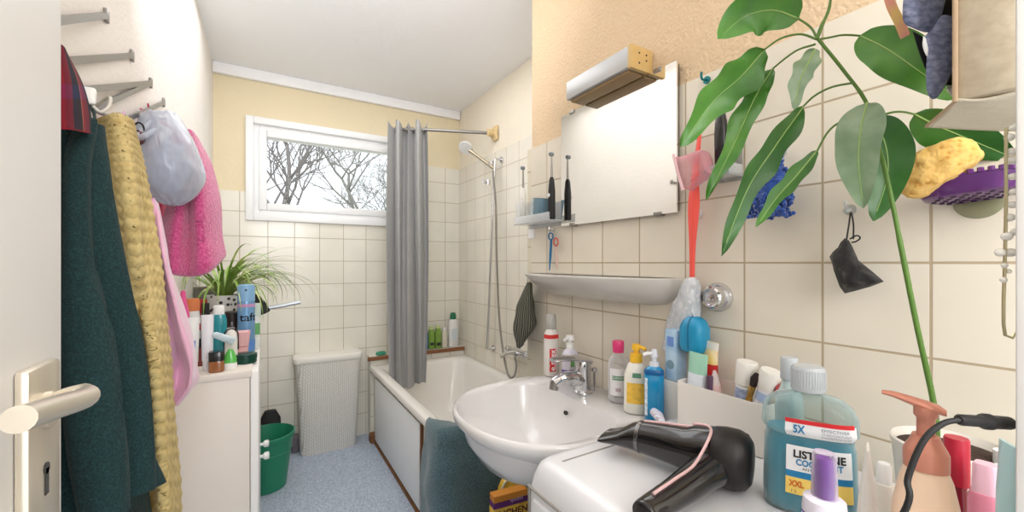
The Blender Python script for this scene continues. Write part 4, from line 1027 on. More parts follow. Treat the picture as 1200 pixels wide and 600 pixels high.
# ================================================================ mirror, lamp, ceramic shelf
mz0, mz1, my0, my1 = 1.330, 1.719, .680, 1.157
t = thing('wall_mirror', 'rectangular frameless wall mirror above the ceramic shelf', 'mirror', (XN, (my0+my1)/2, mz0))
M_mir = mat('silvered_glass', (240, 240, 238), .03, metal=1, var=.01)
gl = box('mirror_glass', (XN-.016, my0, mz0), (XN-.010, my1, mz1), M_mir, t, world=True)
box('backing', (XN-.010, my0+.004, mz0+.004), (XN-.0005, my1-.004, mz1-.004), mat('dark_backing', (70, 60, 52), .8), t, world=True)
bm = bmesh.new()
for y, z, d in ((my0+.06, mz0, 1), (my1-.06, mz0, 1), (my0+.06, mz1, -1), (my1-.06, mz1, -1)):
    bm_box(bm, (XN-.019, y-.012, z-.004 if d > 0 else z-.007), (XN-.001, y+.012, z+.007 if d > 0 else z+.004), .001)
from_bm('mirror_clip', bm, M_steel, t, world=True)
t = thing('wall_lamp', 'long box-shaped wall lamp with grey metal cover and wooden end above the mirror', 'lamp', (XN, .9, 1.72))
lx, lz0, lz1, ly0, ly1 = .836, 1.722, 1.784, .769, 1.045
M_cov = mat('grey_metal_cover', (176, 176, 176), .35, metal=.5)
bm = bmesh.new(); bm_box(bm, (lx, ly0+.012, lz0+.004), (XN-.012, ly1, lz1), .003)
from_bm('cover', bm, M_cov, t, world=True, auto=25)
box('end_cap', (lx-.001, ly0, lz0), (XN, ly0+.013, lz1+.002), mat('beige_end_cap', (206, 172, 112), .5, var=.1, vscale=30), t, bev=.002, world=True)
box('diffuser', (lx+.012, ly0+.02, lz0-.004), (XN-.02, ly1-.01, lz0+.006), mat('brown_lamp_underside', (150, 122, 84), .4), t, bev=.002, world=True)
box('back_plate', (XN-.013, ly0+.012, lz0-.004), (XN+.006, ly1, lz1+.002), mat('beige_end_cap', (206, 172, 112)), t, world=True)
bm = bmesh.new()
for dx, dz in ((.03, .045), (.03, .018), (.058, .045), (.058, .03)): bm_tube(bm, [(lx+dx, ly0+.002, lz0+dz), (lx+dx, ly0-.001, lz0+dz)], .0028, 10)
from_bm('screw', bm, mat('dark_screw', (60, 46, 34), .5), t, world=True)
t = thing('ceramic_shelf', 'grey-white curved ceramic bathroom shelf fixed under the mirror', 'shelf', (XN, 1.02, 1.16))
def plan(cy, hl, dp, z, n=40):
    return [Vector((XN-.0005-dp*(1-abs(2*k/n-1)**2.4)**.62 if 0 < k < n else XN-.0005, cy+hl*(2*k/n-1), z)) for k in range(n+1)]
R = [plan(.99, .22, .015, 1.083), plan(.985, .26, .045, 1.088), plan(.99, .30, .085, 1.105), plan(1.01, .335, .118, 1.135), plan(1.022, .346, .130, 1.150), plan(1.024, .348, .131, 1.157), plan(1.024, .344, .126, 1.160), plan(1.024, .333, .114, 1.158)]
vs = []; fs = []; n = 41
for r_ in R: vs += r_
for j in range(len(R)-1):
    for k in range(n-1): fs.append([j*n+k, (j+1)*n+k, (j+1)*n+k+1, j*n+k+1])
    fs.append([j*n, j*n+n-1, (j+1)*n+n-1, (j+1)*n])
fs.append(list(range(n))); fs.append([(len(R)-1)*n+k for k in range(n)][::-1])
bm = bmesh.new(); bv = [bm.verts.new(v) for v in vs]
for f in fs:
    try: bm.faces.new([bv[i] for i in f])
    except ValueError: pass
from_bm('shelf_body', bm, mat('greyish_ceramic', (206, 202, 196), .25, coat=.3, var=.08, vscale=9), t, world=True, auto=50)
# ---------------------------------------------------------------- dark checked cloth on the shelf end
hkq = onX(619, 328, .885)
t = thing('wash_cloth', 'dark green-black washcloth with fine light stripes hanging at the far end of the ceramic shelf', 'washcloth', tuple(hkq))
M_wc = ramp_mat('dark_striped_cloth', 'wave_x', 9, [(.0, (32, 32, 28)), (.78, (40, 40, 34)), (.95, (150, 148, 128))], .95, coords='UV', stretch=(2.2, 1.2, 1))
rows = [[onX(u, v, X) for u, v, X in r] for r in (
  [(617, 333, .89), (618.5, 331, .875), (620, 331, .872), (621.5, 331, .875), (623, 333, .89)],
  [(610, 348, .89), (614, 346, .868), (618, 346, .862), (622, 346, .868), (624, 348, .89)],
  [(604, 368, .89), (610, 368, .862), (616, 368, .850), (622, 368, .862), (627, 368, .89)],
  [(602, 387, .89), (608, 389, .862), (615, 388, .850), (622, 384, .862), (628, 378, .89)],
  [(606, 402, .89), (608, 408, .866), (613, 404, .857), (618, 395, .866), (624, 388, .89)])]
patch('cloth', rows, 9, 9, M_wc, t, True, .004, wob=.006, wsc=18, seed=8)
tube('hanging_loop', [onX(619, 333, .874), onX(618, 327, .880), onX(621, 323, .884), onX(622, 328, .880), onX(620, 333, .874)], .002, mat('pale_cord', (210, 206, 190), .7), t, 6, smooth=5, world=True)
# ---------------------------------------------------------------- clear tray with toothbrushes left of the mirror
g0 = onX(603, 259, .86); g1 = onX(658, 252, .885)
ty1_, ty0_, tz_ = 1.385, 1.150, 1.348
t = thing('toothbrush_tray', 'clear plastic wall tray holding toothbrushes left of the mirror', 'tray', (XN, 1.29, tz_))
bm = bmesh.new()
bm_box(bm, (XN-.075, ty0_, tz_), (XN-.018, ty1_, tz_+.004), .001); bm_box(bm, (XN-.018, 1.162, tz_), (XN-.0005, ty1_, tz_+.004), .001); bm_box(bm, (XN-.004, 1.162, tz_-.012), (XN-.0005, ty1_, tz_+.075), .001); bm_box(bm, (XN-.075, ty0_, tz_), (XN-.072, ty1_, tz_+.03), .001)
from_bm('tray', bm, M_clearP, t, world=True)
loft('end_cup', [(0, .028, .022, 5), (.002, .030, .024, 5), (.085, .032, .026, 5)], M_clearP, t, 28, M=T(-.040, ty1_-1.29-.03, .004), caps=(True, False))
def etb(label, u, X, ztop, m, m2, lean=0):
    p = onX(u, 250, X); t = thing('electric_toothbrush', label, 'toothbrush', (p.x, p.y, tz_+.0045), (radians(lean), 0, 0)); h = ztop-tz_-.0045
    loft('handle', [(0, .011, .011), (.004, .013, .013), (h*.42, .0125, .0125), (h*.58, .009, .009), (h*.62, .006, .006)], m, t, 22)
    loft('neck', [(h*.62, .0055, .0055), (h*.64, .0045, .0045), (h*.9, .003, .003), (h*.93, .003, .003)], m2, t, 14)
    hd_ = Matrix.Translation((0, 0, h*.955)) @ RY(-pi/2) 
    loft('brush_head', [(-.005, .007, .007), (.002, .0075, .0075), (.009, .0065, .0065)], mat('bristle_grey', (120, 126, 130), .8), t, 16, M=hd_)
    return t
etb('white electric toothbrush in the clear tray at its far left end', 613, .872, onX(613, 194, .872).z, mat('cream_white_plastic', (232, 228, 220)), M_steel, 0)
t = etb('black electric toothbrush in the clear tray beside the mirror', 646.5, .868, onX(645, 178, .868).z, M_blackm, M_steel, 0)
loft('power_button', [(0, .007, .007), (.003, .006, .006)], mat('pale_grey_plastic', (222, 222, 220)), t, 16, M=T(-.0125, 0, .085) @ RY(-pi/2))
p = onX(632.5, 250, .870)
t = thing('toothbrush_case', 'slate-blue tilted plastic beaker in the tray between two electric toothbrushes', 'beaker', (p.x, p.y, tz_+.006), (radians(8), 0, 0))
loft('beaker', [(0, .017, .022, 5), (.003, .019, .024, 5), (.080, .021, .029, 5), (.083, .022, .030, 5), (.0835, .019, .027, 5)], mat('slate_blue_clear', (108, 138, 154), .25, coat=.3, var=.12, vscale=30), t, 32)
tube('rim_edge', [(-.019, .026, .003), (-.0215, .030, .080)], .003, mat('pale_blue_edge', (186, 204, 212), .3), t, 8)
# blue scissors hanging below
p = onX(648, 290, .905)
t = thing('scissors', 'small scissors with blue and red handles hanging under the toothbrush tray', 'scissors', tuple(p))
M_sb = mat('petrol_blue_plastic', (34, 110, 156), .35)
def ringp(u, v, ru, rv, m, name, par, X=.905, r=.0028):
    tube(name, [onX(u+ru*cos(a), v+rv*sin(a), X) for a in [2*pi*i/18 for i in range(19)]], r, m, par, 8, world=True)
ringp(645.5, 277, 2.6, 4, M_sb, 'blue_handle', t); ringp(651.5, 283.5, 2.6, 4.6, mat('coral_red_plastic', (206, 96, 84), .4), 'red_handle', t, .900)
tube('blade', [onX(646, 280, .905), onX(645, 300, .905), onX(644, 317, .905)], [.0045, .0048, .002], M_sb, t, 8, world=True)
tube('blade', [onX(651, 288, .902), onX(652.5, 304, .902), onX(653, 316, .902)], [.004, .004, .0015], mat('pale_pink_blade', (214, 180, 172), .35), t, 8, world=True)
wall_hook('wall_hook', 'small chrome hook holding the blue and red scissors', 648, 270, M_chrome, .007, .014)
box_ = onX(623, 274, XN)
t = tag(box('wall_sticker', (XN-.002, box_.y-.022, box_.z-.018), (XN-.0003, box_.y+.022, box_.z+.02), mat('glossy_white', (250, 250, 250), .05), None), 'small glossy white adhesive pad on the tiles under the toothbrush tray', 'adhesive pad')
# ================================================================ washing machine
MZ = .83; MY0, MY1, MX0, MX1 = .045, .655, .428, .905
wm = thing('washing_machine', 'white front-loading washing machine with rounded top edge beside the washbasin', 'washing machine', (.66, .35, 0))
M_wm = mat('white_enamel_steel', (230, 230, 233), .3, coat=.2, var=.015)
cx, cy = (MX0+MX1)/2, (MY0+MY1)/2; hx, hy = (MX1-MX0)/2, (MY1-MY0)/2
def wring(dx, dy, z, r): return rrect(MX0+dx, MX1-.0, MY0+dy, MY1-dy, r, z, 5)
R = [wring(.004, .004, .02, .012), wring(0, 0, .06, .015), wring(0, 0, .70, .015), wring(.002, .002, .775, .015), wring(.006, .005, .80, .018), wring(.014, .010, .820, .02), wring(.024, .018, .829, .02), wring(.034, .028, MZ, .02)]
vs = []; fs = []; n = len(R[0])
for r_ in R: vs += r_
for j in range(len(R)-1):
    for k in range(n): fs.append([j*n+k, j*n+(k+1) % n, (j+1)*n+(k+1) % n, (j+1)*n+k])
fs.append(list(range(n))[::-1]); fs.append([(len(R)-1)*n+k for k in range(n)])
mk('casing', vs, fs, M_wm, wm, True, True, auto=50)
M_groove = mat('grey_groove', (150, 146, 138), .6)
box('top_groove', (.475, .602, MZ-.001), (.74, .606, MZ+.0006), M_groove, wm, world=True)
dr = box('detergent_drawer', (MX0-.004, .455, .655), (MX0+.01, .635, .762), M_wm, wm, bev=.006, world=True)
bm = bmesh.new(); bm_box(bm, (MX0-.0015, .04+.006, .776), (MX0+.006, .652, .7785)); bm_box(bm, (MX0-.001, .645, .66), (MX0+.004, .6475, .775)); bm_box(bm, (MX0-.001, .05, .640), (MX0+.004, .65, .643))
from_bm('panel_gap', bm, M_groove, wm, smooth=False, world=True)
bm = bmesh.new(); bm_tube(bm, [(MX0+.004, .25, .71), (MX0-.004, .25, .71), (MX0-.018, .25, .71)], [.032, .030, .026], 28); from_bm('programme_dial', bm, M_wm, wm, world=True)
bm = bmesh.new(); bm_tube(bm, [(MX0+.004, .35, .36), (MX0-.012, .35, .36), (MX0-.02, .35, .36)], [.19, .185, .15], 48); dd = from_bm('door', bm, M_wm, wm, world=True)
bm = bmesh.new(); bm_tube(bm, [(MX0-.0195, .35, .36), (MX0-.026, .35, .36)], [.135, .11], 40); from_bm('porthole', bm, mat('dark_porthole_glass', (40, 44, 50), .08, coat=.5), dd, world=True)
bm = bmesh.new()
for x in (MX0+.05, MX1-.05):
    for y in (MY0+.05, MY1-.05): bm_tube(bm, [(x, y, 0), (x, y, .022)], .022, 14)
from_bm('feet', bm, M_blackm, wm, world=True)
# ================================================================ hair dryer
hz = MZ+.048
dry = thing('hair_dryer', 'black hair dryer with pale pink trim line lying on the washing machine', 'hair dryer', (.63, .48, MZ))
n0 = onZ(712, 511, MZ+.028); n0.z = MZ+.030
r0 = onZ(838, 533, hz); 
ax = Vector((r0.x-n0.x, r0.y-n0.y, 0)); Lb = ax.length; ax.normalize(); sd = Vector((-ax.y, ax.x, 0))   # sd roughly +X/-X
if sd.x > 0: sd = -sd
def brg(t, ry, rz, dz, dsd=0, n=28):
    c = Vector((n0.x, n0.y, 0))+ax*t+sd*dsd; 
    return [Vector((c.x, c.y, MZ+dz))+sd*ry*cos(a)+Vector((0, 0, rz*sin(a))) for a in [2*pi*k/n for k in range(n)]]
def loftrings(name, R, m, par, caps=True, world=True, auto=40):
    vs = []; fs = []; n = len(R[0])
    for r_ in R: vs += r_
    for j in range(len(R)-1):
        for k in range(n): fs.append([j*n+k, j*n+(k+1) % n, (j+1)*n+(k+1) % n, (j+1)*n+k])
    if caps: fs.append(list(range(n))[::-1]); fs.append([(len(R)-1)*n+k for k in range(n)])
    bm = bmesh.new(); bv = [bm.verts.new(v) for v in vs]
    for f in fs: bm.faces.new([bv[i] for i in f])
    return from_bm(name, bm, m, par, world=world, auto=auto)
M_dry = mat('glossy_black_dryer', (24, 21, 22), .16, coat=.6, var=.05)
loftrings('nozzle', [brg(-.004, .036, .007, .030), brg(.004, .037, .009, .031), brg(.03, .030, .016, .036), brg(.052, .0275, .025, .043), brg(.066, .0285, .028, .045)], M_dry, dry)
loftrings('nozzle_ring', [brg(.064, .0292, .0287, .045), brg(.067, .0298, .0293, .045), brg(.071, .0298, .0293, .045)], mat('polished_grey', (126, 124, 124), .12, metal=.8), dry)
loftrings('barrel', [brg(.070, .0285, .0285, .045), brg(.10, .031, .031, .046), brg(.15, .036, .036, .047), brg(Lb-.03, .041, .042, .048), brg(Lb, .045, .0455, .049)], M_dry, dry)
loftrings('rear_housing', [brg(Lb-.001, .0445, .0455, .049), brg(Lb+.015, .047, .0475, .050), brg(Lb+.034, .047, .0475, .050), brg(Lb+.047, .042, .043, .050), brg(Lb+.054, .032, .033, .050), brg(Lb+.056, .015, .016, .05)], mat('satin_black_dryer', (26, 22, 22), .38, var=.08), dry)
# handle towards the room, ending near the front edge of the machine
hs0 = Vector((n0.x, n0.y, 0))+ax*(Lb+.012); he0 = onZ(757, 600, MZ+.024)
hp0 = [Vector((hs0.x, hs0.y, MZ+.044)), Vector((hs0.x, hs0.y, MZ+.04)).lerp(Vector((he0.x, he0.y, MZ+.028)), .35), Vector((hs0.x, hs0.y, MZ+.034)).lerp(Vector((he0.x, he0.y, MZ+.026)), .7), Vector((he0.x, he0.y, MZ+.0235)), Vector((he0.x, he0.y, MZ+.022))+(he0-hs0).normalized()*.03]
hp0[-1].z = MZ+.021
hd2 = (he0-hs0); hd2.z = 0; hd2.normalize(); hsd = Vector((-hd2.y, hd2.x, 0))
P5 = cr(hp0, 6); hw = [.034, .027, .0225, .020, .016]
R = []
for i, p in enumerate(P5):
    f = i/(len(P5)-1)*4; k = min(3, int(f)); w = hw[k]+(hw[k+1]-hw[k])*(f-k)
    R.append([p+hsd*w*cos(a)+Vector((0, 0, .86*w*sin(a))) for a in [2*pi*q/24 for q in range(24)]])
loftrings('grip', R, M_dry, dry)
# trim line: along the top of the barrel, bending down into the grip
top = [Vector((n0.x, n0.y, 0))+ax*t+Vector((0, 0, MZ+z))+sd*s for t, z, s in ((.072, .0735, -.006), (.11, .0785, -.006), (.16, .0845, -.006), (Lb-.035, .0895, -.006), (Lb-.010, .0930, .000))]
gr = [P5[i]+Vector((0, 0, .86*hwv+.001))+hsd*o for i, hwv, o in ((3, .031, 0), (7, .0265, 0), (11, .0235, 0), (16, .0212, 0))]
side = [Vector((n0.x, n0.y, 0))+ax*(Lb-.002)+sd*.026+Vector((0, 0, MZ+.0875)), ]
M_trim = mat('pale_pink_trim', (224, 186, 186), .3, metal=.2)
tube('trim_line', cr(top+side+gr[1:], 8), .0024, M_trim, dry, 8, world=True)
# power cord, from the grip round the front of the machine up to its plug
plug = onX(1124, 492, .470)
cord = [P5[-1], P5[-1]+hd2*.03+Vector((0, 0, -.008)), Vector((.436, .33, MZ+.008)), Vector((.440, .24, MZ+.012)), Vector((.437, .17, MZ+.04)), onX(1057, 605, .432), onX(1064, 560, .440), onX(1082, 517, .450), onX(1104, 497, .461), plug]
tube('power_cord', cord, .0022, M_blackm, dry, 10, smooth=8, world=True)
pe = onX(1200, 497, .556); pdv = (pe-plug).normalized()
bm = bmesh.new()
pts = [plug-pdv*.001]+[plug+pdv*x for x in (.002, .030, .031, .034, .040, .043, .050, .066)]
bm_tube(bm, pts, [.0030, .0044, .0046, .0048, .0064, .0064, .0052, .0054, .0054], 16)
from_bm('plug', bm, M_blackm, dry, world=True)
# ================================================================ white caddy with tubes
cadx0, cadx1, cady0, cady1, cadh = .800, .905, .408, .606, .102
cad = thing('toiletry_caddy', 'white rectangular open box holding tubes and brushes on the washing machine', 'box', ((cadx0+cadx1)/2, (cady0+cady1)/2, MZ))
bm = bmesh.new(); hx_, hy_ = (cadx1-cadx0)/2, (cady1-cady0)/2
M_cad = mat('cream_white_box', (240, 234, 226), .4, var=.02)
loft('tub', [(0, hx_-.003, hy_-.003, 14), (.003, hx_, hy_, 14), (cadh, hx_, hy_, 14), (cadh, hx_-.003, hy_-.003, 14), (.004, hx_-.004, hy_-.004, 14)], M_cad, cad, 64, auto=30)
CAD = 'tubes and brushes in the white box'
def lean(u, X, dz=.006, rx=0, ry=0, rz=0):
    p = onX(u, 308, X); return (p.x, p.y, MZ+dz), (radians(rx), radians(ry), radians(rz))
def crimp(name, label, loc, rot, L, r, m, capm, capL=.02, cat='tube'):
    t = thing(name, label, cat, loc, rot, CAD)
    s = [(capL, r*.9, r*.9), (capL+.006, r, r), (capL+L*.6, r*1.05, r*.62, 2.2), (L+capL, r*1.25, .0015, 3)]
    loft('cap', [(0, r*.72, r*.72), (capL, r*.8, r*.8)], capm, t, 20)
    loft('body', s, m, t, 26); return t, s
l, r = lean(827, .866, rx=3, rz=70)
M_yt = ramp_mat('yellow_white_tube', 'noise', 14, [(.35, (246, 198, 60)), (.55, (248, 232, 190)), (.75, (244, 150, 60))], .35)
t, s = crimp('toothpaste_tube', 'yellow and red toothpaste tube with white crimped end in the white box', l, r, .165, .024, M_yt, M_redp)
wrap('red_label', s, .08, .135, -pi, pi, mat('strawberry_print', (212, 46, 48), .4), t)
wrap('crimp_band', s, .168, .1845, -pi, pi, mat('crimp_white', (240, 236, 226), .4), t)
l, r = lean(815, .832, rx=3, rz=80)
t, s = crimp('toothpaste_tube', 'mint green and white toothpaste tube at the left end of the white box', l, r, .140, .022, mat('mint_green_tube', (164, 214, 190), .35), M_whiteP)
wrap('white_label', s, .03, .115, -pi, pi, mat('white_blue_print', (226, 232, 240), .4, var=.2, vscale=90), t)
l, r = lean(842, .838, rx=-4)
t = thing('lip_balm', 'pinkish slim tube with pointed cap standing in the white box', 'tube', l, r, CAD)
loft('body', cyl(.10, .012), mat('blush_plastic', (226, 190, 186), .35), t, 22); loft('cap', [(.1, .010, .010), (.12, .006, .006), (.13, .003, .003)], mat('blush_cap', (216, 200, 198), .35), t, 18)
l, r = lean(835, .83, rx=-3)
t = thing('lip_balm', 'dark violet slim stick beside the pinkish tube in the white box', 'tube', l, r, CAD)
loft('body', cyl(.118, .008), mat('plum_plastic', (96, 72, 96), .35), t, 18)
l, r = lean(866, .842, rx=6)
t = thing('squeeze_tube', 'white round-topped tube with blue marks leaning in the middle of the white box', 'tube', l, r, CAD)
s5 = [(0, .0155, .0155), (.004, .017, .017), (.115, .0165, .0165), (.117, .0185, .0185), (.160, .0205, .0205), (.164, .0185, .0185)]
loft('body', s5[:3], M_whiteP, t, 26); loft('cap', s5[2:], mat('cream_white_plastic', (232, 228, 220)), t, 26)
wrap('blue_marks', s5, .075, .110, cam_ang(l)-1.2, cam_ang(l)+1.0, mat('navy_speckle', (160, 172, 204), .4, var=.7, vscale=120), t)
l, r = lean(884, .835, rx=16)
l = (l[0], l[1]+.012, l[2])
t = thing('squeeze_tube', 'white tube leaning to the right among the make-up brushes in the white box', 'tube', l, r, CAD)
loft('body', [(0, .012, .012), (.125, .0135, .0135)], mat('pearl_white_tube', (232, 230, 234)), t, 22); loft('cap', [(.125, .0155, .0155), (.160, .0195, .0195), (.163, .018, .018)], mat('cream_white_plastic', (232, 228, 220)), t, 24)
wrap('blue_ring', [(0, .012, .012), (.125, .0135, .0135)], .100, .117, -pi, pi, mat('soft_blue_print', (170, 190, 222), .4), t)
for k, (u, X, L, tilt, hm, hcol, lab) in enumerate(((880, .828, .150, -16, 'gold_ferrule', (196, 150, 70), 'make-up brush with gold handle leaning beside the white leaning tube'), (889, .85, .145, -20, 'dark_brush_handle', (48, 36, 34), 'make-up brush with dark brown handle in the white box'), (895, .834, .150, -26, 'black_brush_handle', (30, 28, 30), 'make-up brush with pink bristle tip at the right end of the white box'), (893, .862, .128, -18, 'black_brush_handle', (30, 28, 30), 'black-handled make-up brush at the back right corner of the white box'))):
    l, r = lean(u, X, rx=tilt); y = min(l[1]+.03, .585); 
    t = thing('makeup_brush', lab, 'brush', (l[0], y-.0, MZ+.008), (radians(abs(tilt)), 0, 0), CAD)
    loft('handle', [(0, .003, .003), (L*.5, .0065, .0065), (L*.68, .005, .005)], mat(hm, hcol, .3, metal=.6 if k == 0 else 0), t, 14)
    loft('ferrule', [(L*.68, .0055, .0055), (L*.82, .007, .006)], mat('gold_metal', (204, 164, 92), .25, metal=.9), t, 14)
    loft('bristles', [(L*.82, .0068, .0058), (L*.93, .0095, .008), (L, .005, .004)], mat('pink_bristle', (190, 80, 84), .9) if k == 2 else mat('dark_bristle', (46, 36, 34), .9), t, 14)
# toothbrush lying between basin bottles and box
p0 = onZ(783, 487, .84)
t = thing('toothpaste_sachet', 'small blue and white tube lying beside the white box', 'tube', (.80, .645, MZ))
tube('body', [(.0, .02, .012), (-.015, -.005, .013), (-.03, -.032, .010)], [.010, .0115, .005], ramp_mat('blue_white_stripe', 'wave_x', 60, [(.3, (236, 238, 240)), (.6, (60, 140, 196)), (.8, (220, 196, 210))], .35), t, 14)
# ================================================================ big mouthwash bottle
def big_mouthwash():
    p = at(947, 600, .62); loc = (p.x, p.y, MZ)
    rz = cam_ang(loc)+pi/2+.10
    t = thing('mouthwash_bottle', 'large clear mouthwash bottle filled with teal liquid, grey cap, beside the hair dryer', 'bottle', loc, (0, 0, rz))
    KX, KZ = .90, .885
    S_ = norm_secs([(0, .056, .034, 3.2), (.005, .063, .039, 3.2), (.03, .065, .040, 3.2), (.115, .0625, .039, 3), (.122, .0605, .0375, 3), (.131, .0605, .0375, 3), (.140, .067, .0415, 3), (.165, .0655, .041, 2.8), (.178, .060, .038, 2.6), (.190, .047, .030, 2.2), (.197, .022, .020, 2), (.201, .018, .018, 2), (.209, .018, .018, 2)])
    S_ = [(z*KZ, a*KX, b_*KX, n_) for z, a, b_, n_ in S_]
    inner = norm_secs([(.002, .054, .032, 3.2), (.006, .0615, .0375, 3.2), (.03, .0635, .0385, 3.2), (.115, .061, .0375, 3), (.122, .059, .036, 3), (.131, .059, .036, 3)]); inner = [(z*KZ, a*KX, b_*KX, n_) for z, a, b_, n_ in inner]
    m = glass('teal_tinted_clear_plastic', (190, 210, 210), .06, .06)
    loft('shell', S_, m, t, 56, auto=50)
    m2, nt, b = nt_new('teal_mouthwash')
    b.inputs['Base Color'].default_value = C8(22, 132, 160); b.inputs['Roughness'].default_value = .15
    b.inputs['Coat Weight'].default_value = .4
    n = nt.nodes.new('ShaderNodeTexNoise'); n.inputs['Scale'].default_value = 9
    r_ = nt.nodes.new('ShaderNodeValToRGB'); r_.color_ramp.elements[0].color = C8(6, 128, 162); r_.color_ramp.elements[1].color = C8(48, 176, 204)
    tc = nt.nodes.new('ShaderNodeTexCoord'); nt.links.new(tc.outputs['Object'], n.inputs['Vector']); nt.links.new(n.outputs['Fac'], r_.inputs[0]); nt.links.new(r_.outputs[0], b.inputs['Base Color'])
    loft('liquid', inner, m2, t, 56, auto=50)
    cs = [(.178, .0215, .0215), (.181, .0222, .0222), (.211, .0212, .0212), (.214, .0196, .0196)]
    cap = loft('cap', cs, mat('milky_grey_cap', (190, 196, 200), .25, coat=.2), t, 40)
    bm = bmesh.new()
    for k in range(40):
        a = 2*pi*k/40; bm_tube(bm, [(.0222*cos(a), .0222*sin(a), .184), (.0214*cos(a), .0214*sin(a), .209)], .0006, 4)
    from_bm('ridges', bm, mat('milky_grey_cap', (190, 196, 200)), cap)
    f = -pi/2+.16
    M_lab = mat('label_white', (236, 238, 240), .4)
    wrap('upper_sticker', S_, 0.1172, 0.1394, f-.66, f+.74, M_lab, t, off=.0008, nz=8)
    wrap('red_strip', S_, 0.1366, 0.1427, f-.66, f+.68, mat('signal_red_print', (214, 44, 50), .4), t, off=.0012)
    M_blu = mat('label_blue', (24, 124, 176), .4); M_blk = mat('label_black', (20, 20, 22), .5); M_gry = mat('label_grey', (110, 130, 146), .5)
    text_wrap('5X', .016, S_, 0.1280, f-.40, M_blu, t, off=.0018, bold=.0005, fit=.014)
    text_wrap('EFFECTIVER', .0058, S_, 0.1318, f+.28, M_gry, t, off=.0018, fit=.032)
    text_wrap('AT REDUCING PLAQUE', .0038, S_, 0.1266, f+.30, M_gry, t, off=.0018, fit=.034)
    text_wrap('THAN BRUSHING ALONE', .0034, S_, 0.1221, f+.30, M_gry, t, off=.0018, fit=.034)
    wrap('main_label', S_, 0.0662, 0.1030, f-.66, f+.66, M_lab, t, off=.0008)
    wrap('blue_band', S_, 0.0567, 0.0662, f-.66, f+.66, M_blu, t, off=.0008)
    wrap('yellow_band', S_, 0.0321, 0.0567, f-.66, f+.66, mat('label_yellow', (246, 214, 110), .45), t, off=.0008)
    text_wrap('LISTERINE', .0150, S_, 0.0912, f, M_blk, t, off=.0016, bold=.0005, fit=.060)
    text_wrap('COOL MINT', .0125, S_, 0.0794, f, M_blu, t, off=.0016, bold=.0004, fit=.054)
    text_wrap('ANTISEPTIC', .0054, S_, 0.0709, f-.08, M_blk, t, off=.0016, fit=.030)
    text_wrap('XXL', .012, S_, 0.0473, f-.45, mat('label_orange', (214, 110, 40), .5), t, off=.0016, bold=.0005, fit=.018)
    text_wrap('1 L', .006, S_, 0.0369, f-.5, M_blk, t, off=.0016)
big_mouthwash()
# second bottle right behind, only its cap and shoulder show
p = at(925, 500, .70); loc = (p.x, p.y, MZ)
t = bottle('mouthwash_bottle', 'clear bottle with ribbed grey cap partly hidden behind the large teal mouthwash', 'bottle', loc, [(0, .020, .016, 3), (.004, .022, .018, 3), (.14, .022, .018, 3), (.165, .011, .011), (.172, .0105, .0105)], mat('pale_aqua_bottle', (190, 208, 208), .2, coat=.4), ([(.171, .0125, .0125), (.174, .0132, .0132), (.207, .0128, .0128), (.209, .012, .012)], mat('milky_grey_cap', (190, 196, 200))))
# purple-capped spray bottle in front
p = at(966, 600, .42); loc = (p.x, p.y, MZ)
ps = [(0, .017, .017), (.004, .0192, .0192), (.118, .0192, .0192), (.128, .0180, .0180), (.131, .013, .013)]
t = bottle('deodorant_spray', 'white bottle with violet inner cap under clear lid in front of the mouthwash', 'bottle', loc, ps, mat('lavender_white_bottle', (226, 220, 232), .3, coat=.2), None)
ac = cam_ang(loc)
loft('cap', [(.129, .0092, .0092), (.160, .0086, .0086), (.170, .0072, .0072)], ramp_mat('violet_cap', 'noise', 20, [(.3, (98, 34, 134)), (.7, (132, 76, 168))], .3), t, 28)
loft('clear_lid', [(.129, .0108, .0108), (.131, .0114, .0114), (.172, .0104, .0104), (.176, .0086, .0086)], glass('violet_clear_lid', (226, 214, 232), .05, .04), t, 32)
wrap('purple_line', ps, .1125, .1145, ac-1.4, ac+1.4, mat('violet_print', (92, 66, 150)), t)

# white tube on its cap + small white bottle
p = at(1017, 600, .485)
t = thing('squeeze_tube', 'white tube standing on its cap with sharp crimped end up, right of the mouthwash', 'tube', (p.x, p.y, MZ), (0, 0, cam_ang((p.x, p.y))))
loft('cap', [(0, .009, .009), (.02, .010, .010)], M_whiteP, t, 24)
loft('body', [(.02, .0125, .0125), (.03, .0140, .0130), (.10, .0160, .008, 2.3), (.152, .0165, .0012, 3)], mat('white_cream_tube', (240, 236, 230), .35), t, 30, M=RZ(0))
p = at(1036, 600, .53)
t = bottle('lotion_bottle', 'tiny white bottle between the white tube and the peach pump bottle', 'bottle', (p.x, p.y, MZ), cyl(.085, .012), mat('cream_white_bottle', (240, 236, 224)), ([(.084, .008, .008), (.108, .0075, .0075), (.111, .006, .006)], M_whiteP))
# peach pump bottle
p = at(1085, 600, .40); loc = (p.x, p.y, MZ); rz = cam_ang(loc)+pi/2
qs = [(0, .022, .018, 2.4), (.005, .026, .021, 2.4), (.08, .0270, .0215, 2.4), (.13, .0245, .020, 2.3), (.160, .0190, .017, 2.1), (.172, .0152, .0146), (.176, .0142, .0142)]
t = thing('lotion_bottle', 'peach-coloured lotion bottle with copper-pink pump at the front right', 'bottle', loc, (0, 0, rz))
loft('body', qs, mat('peach_pearl_bottle', (240, 208, 178), .3, coat=.3, var=.04), t, 40)
M_cop = mat('copper_pink_pump', (206, 138, 116), .3, metal=.2)
loft('collar', [(.170, .0166, .0166), (.186, .0166, .0166), (.190, .0150, .0150), (.197, .0115, .0115), (.202, .010, .010)], M_cop, t, 32)
loft('pump_stem', [(.20, .0068, .0068), (.218, .0068, .0068), (.221, .009, .009), (.230, .009, .009)], M_cop, t, 24)
bm = bmesh.new(); rr = []
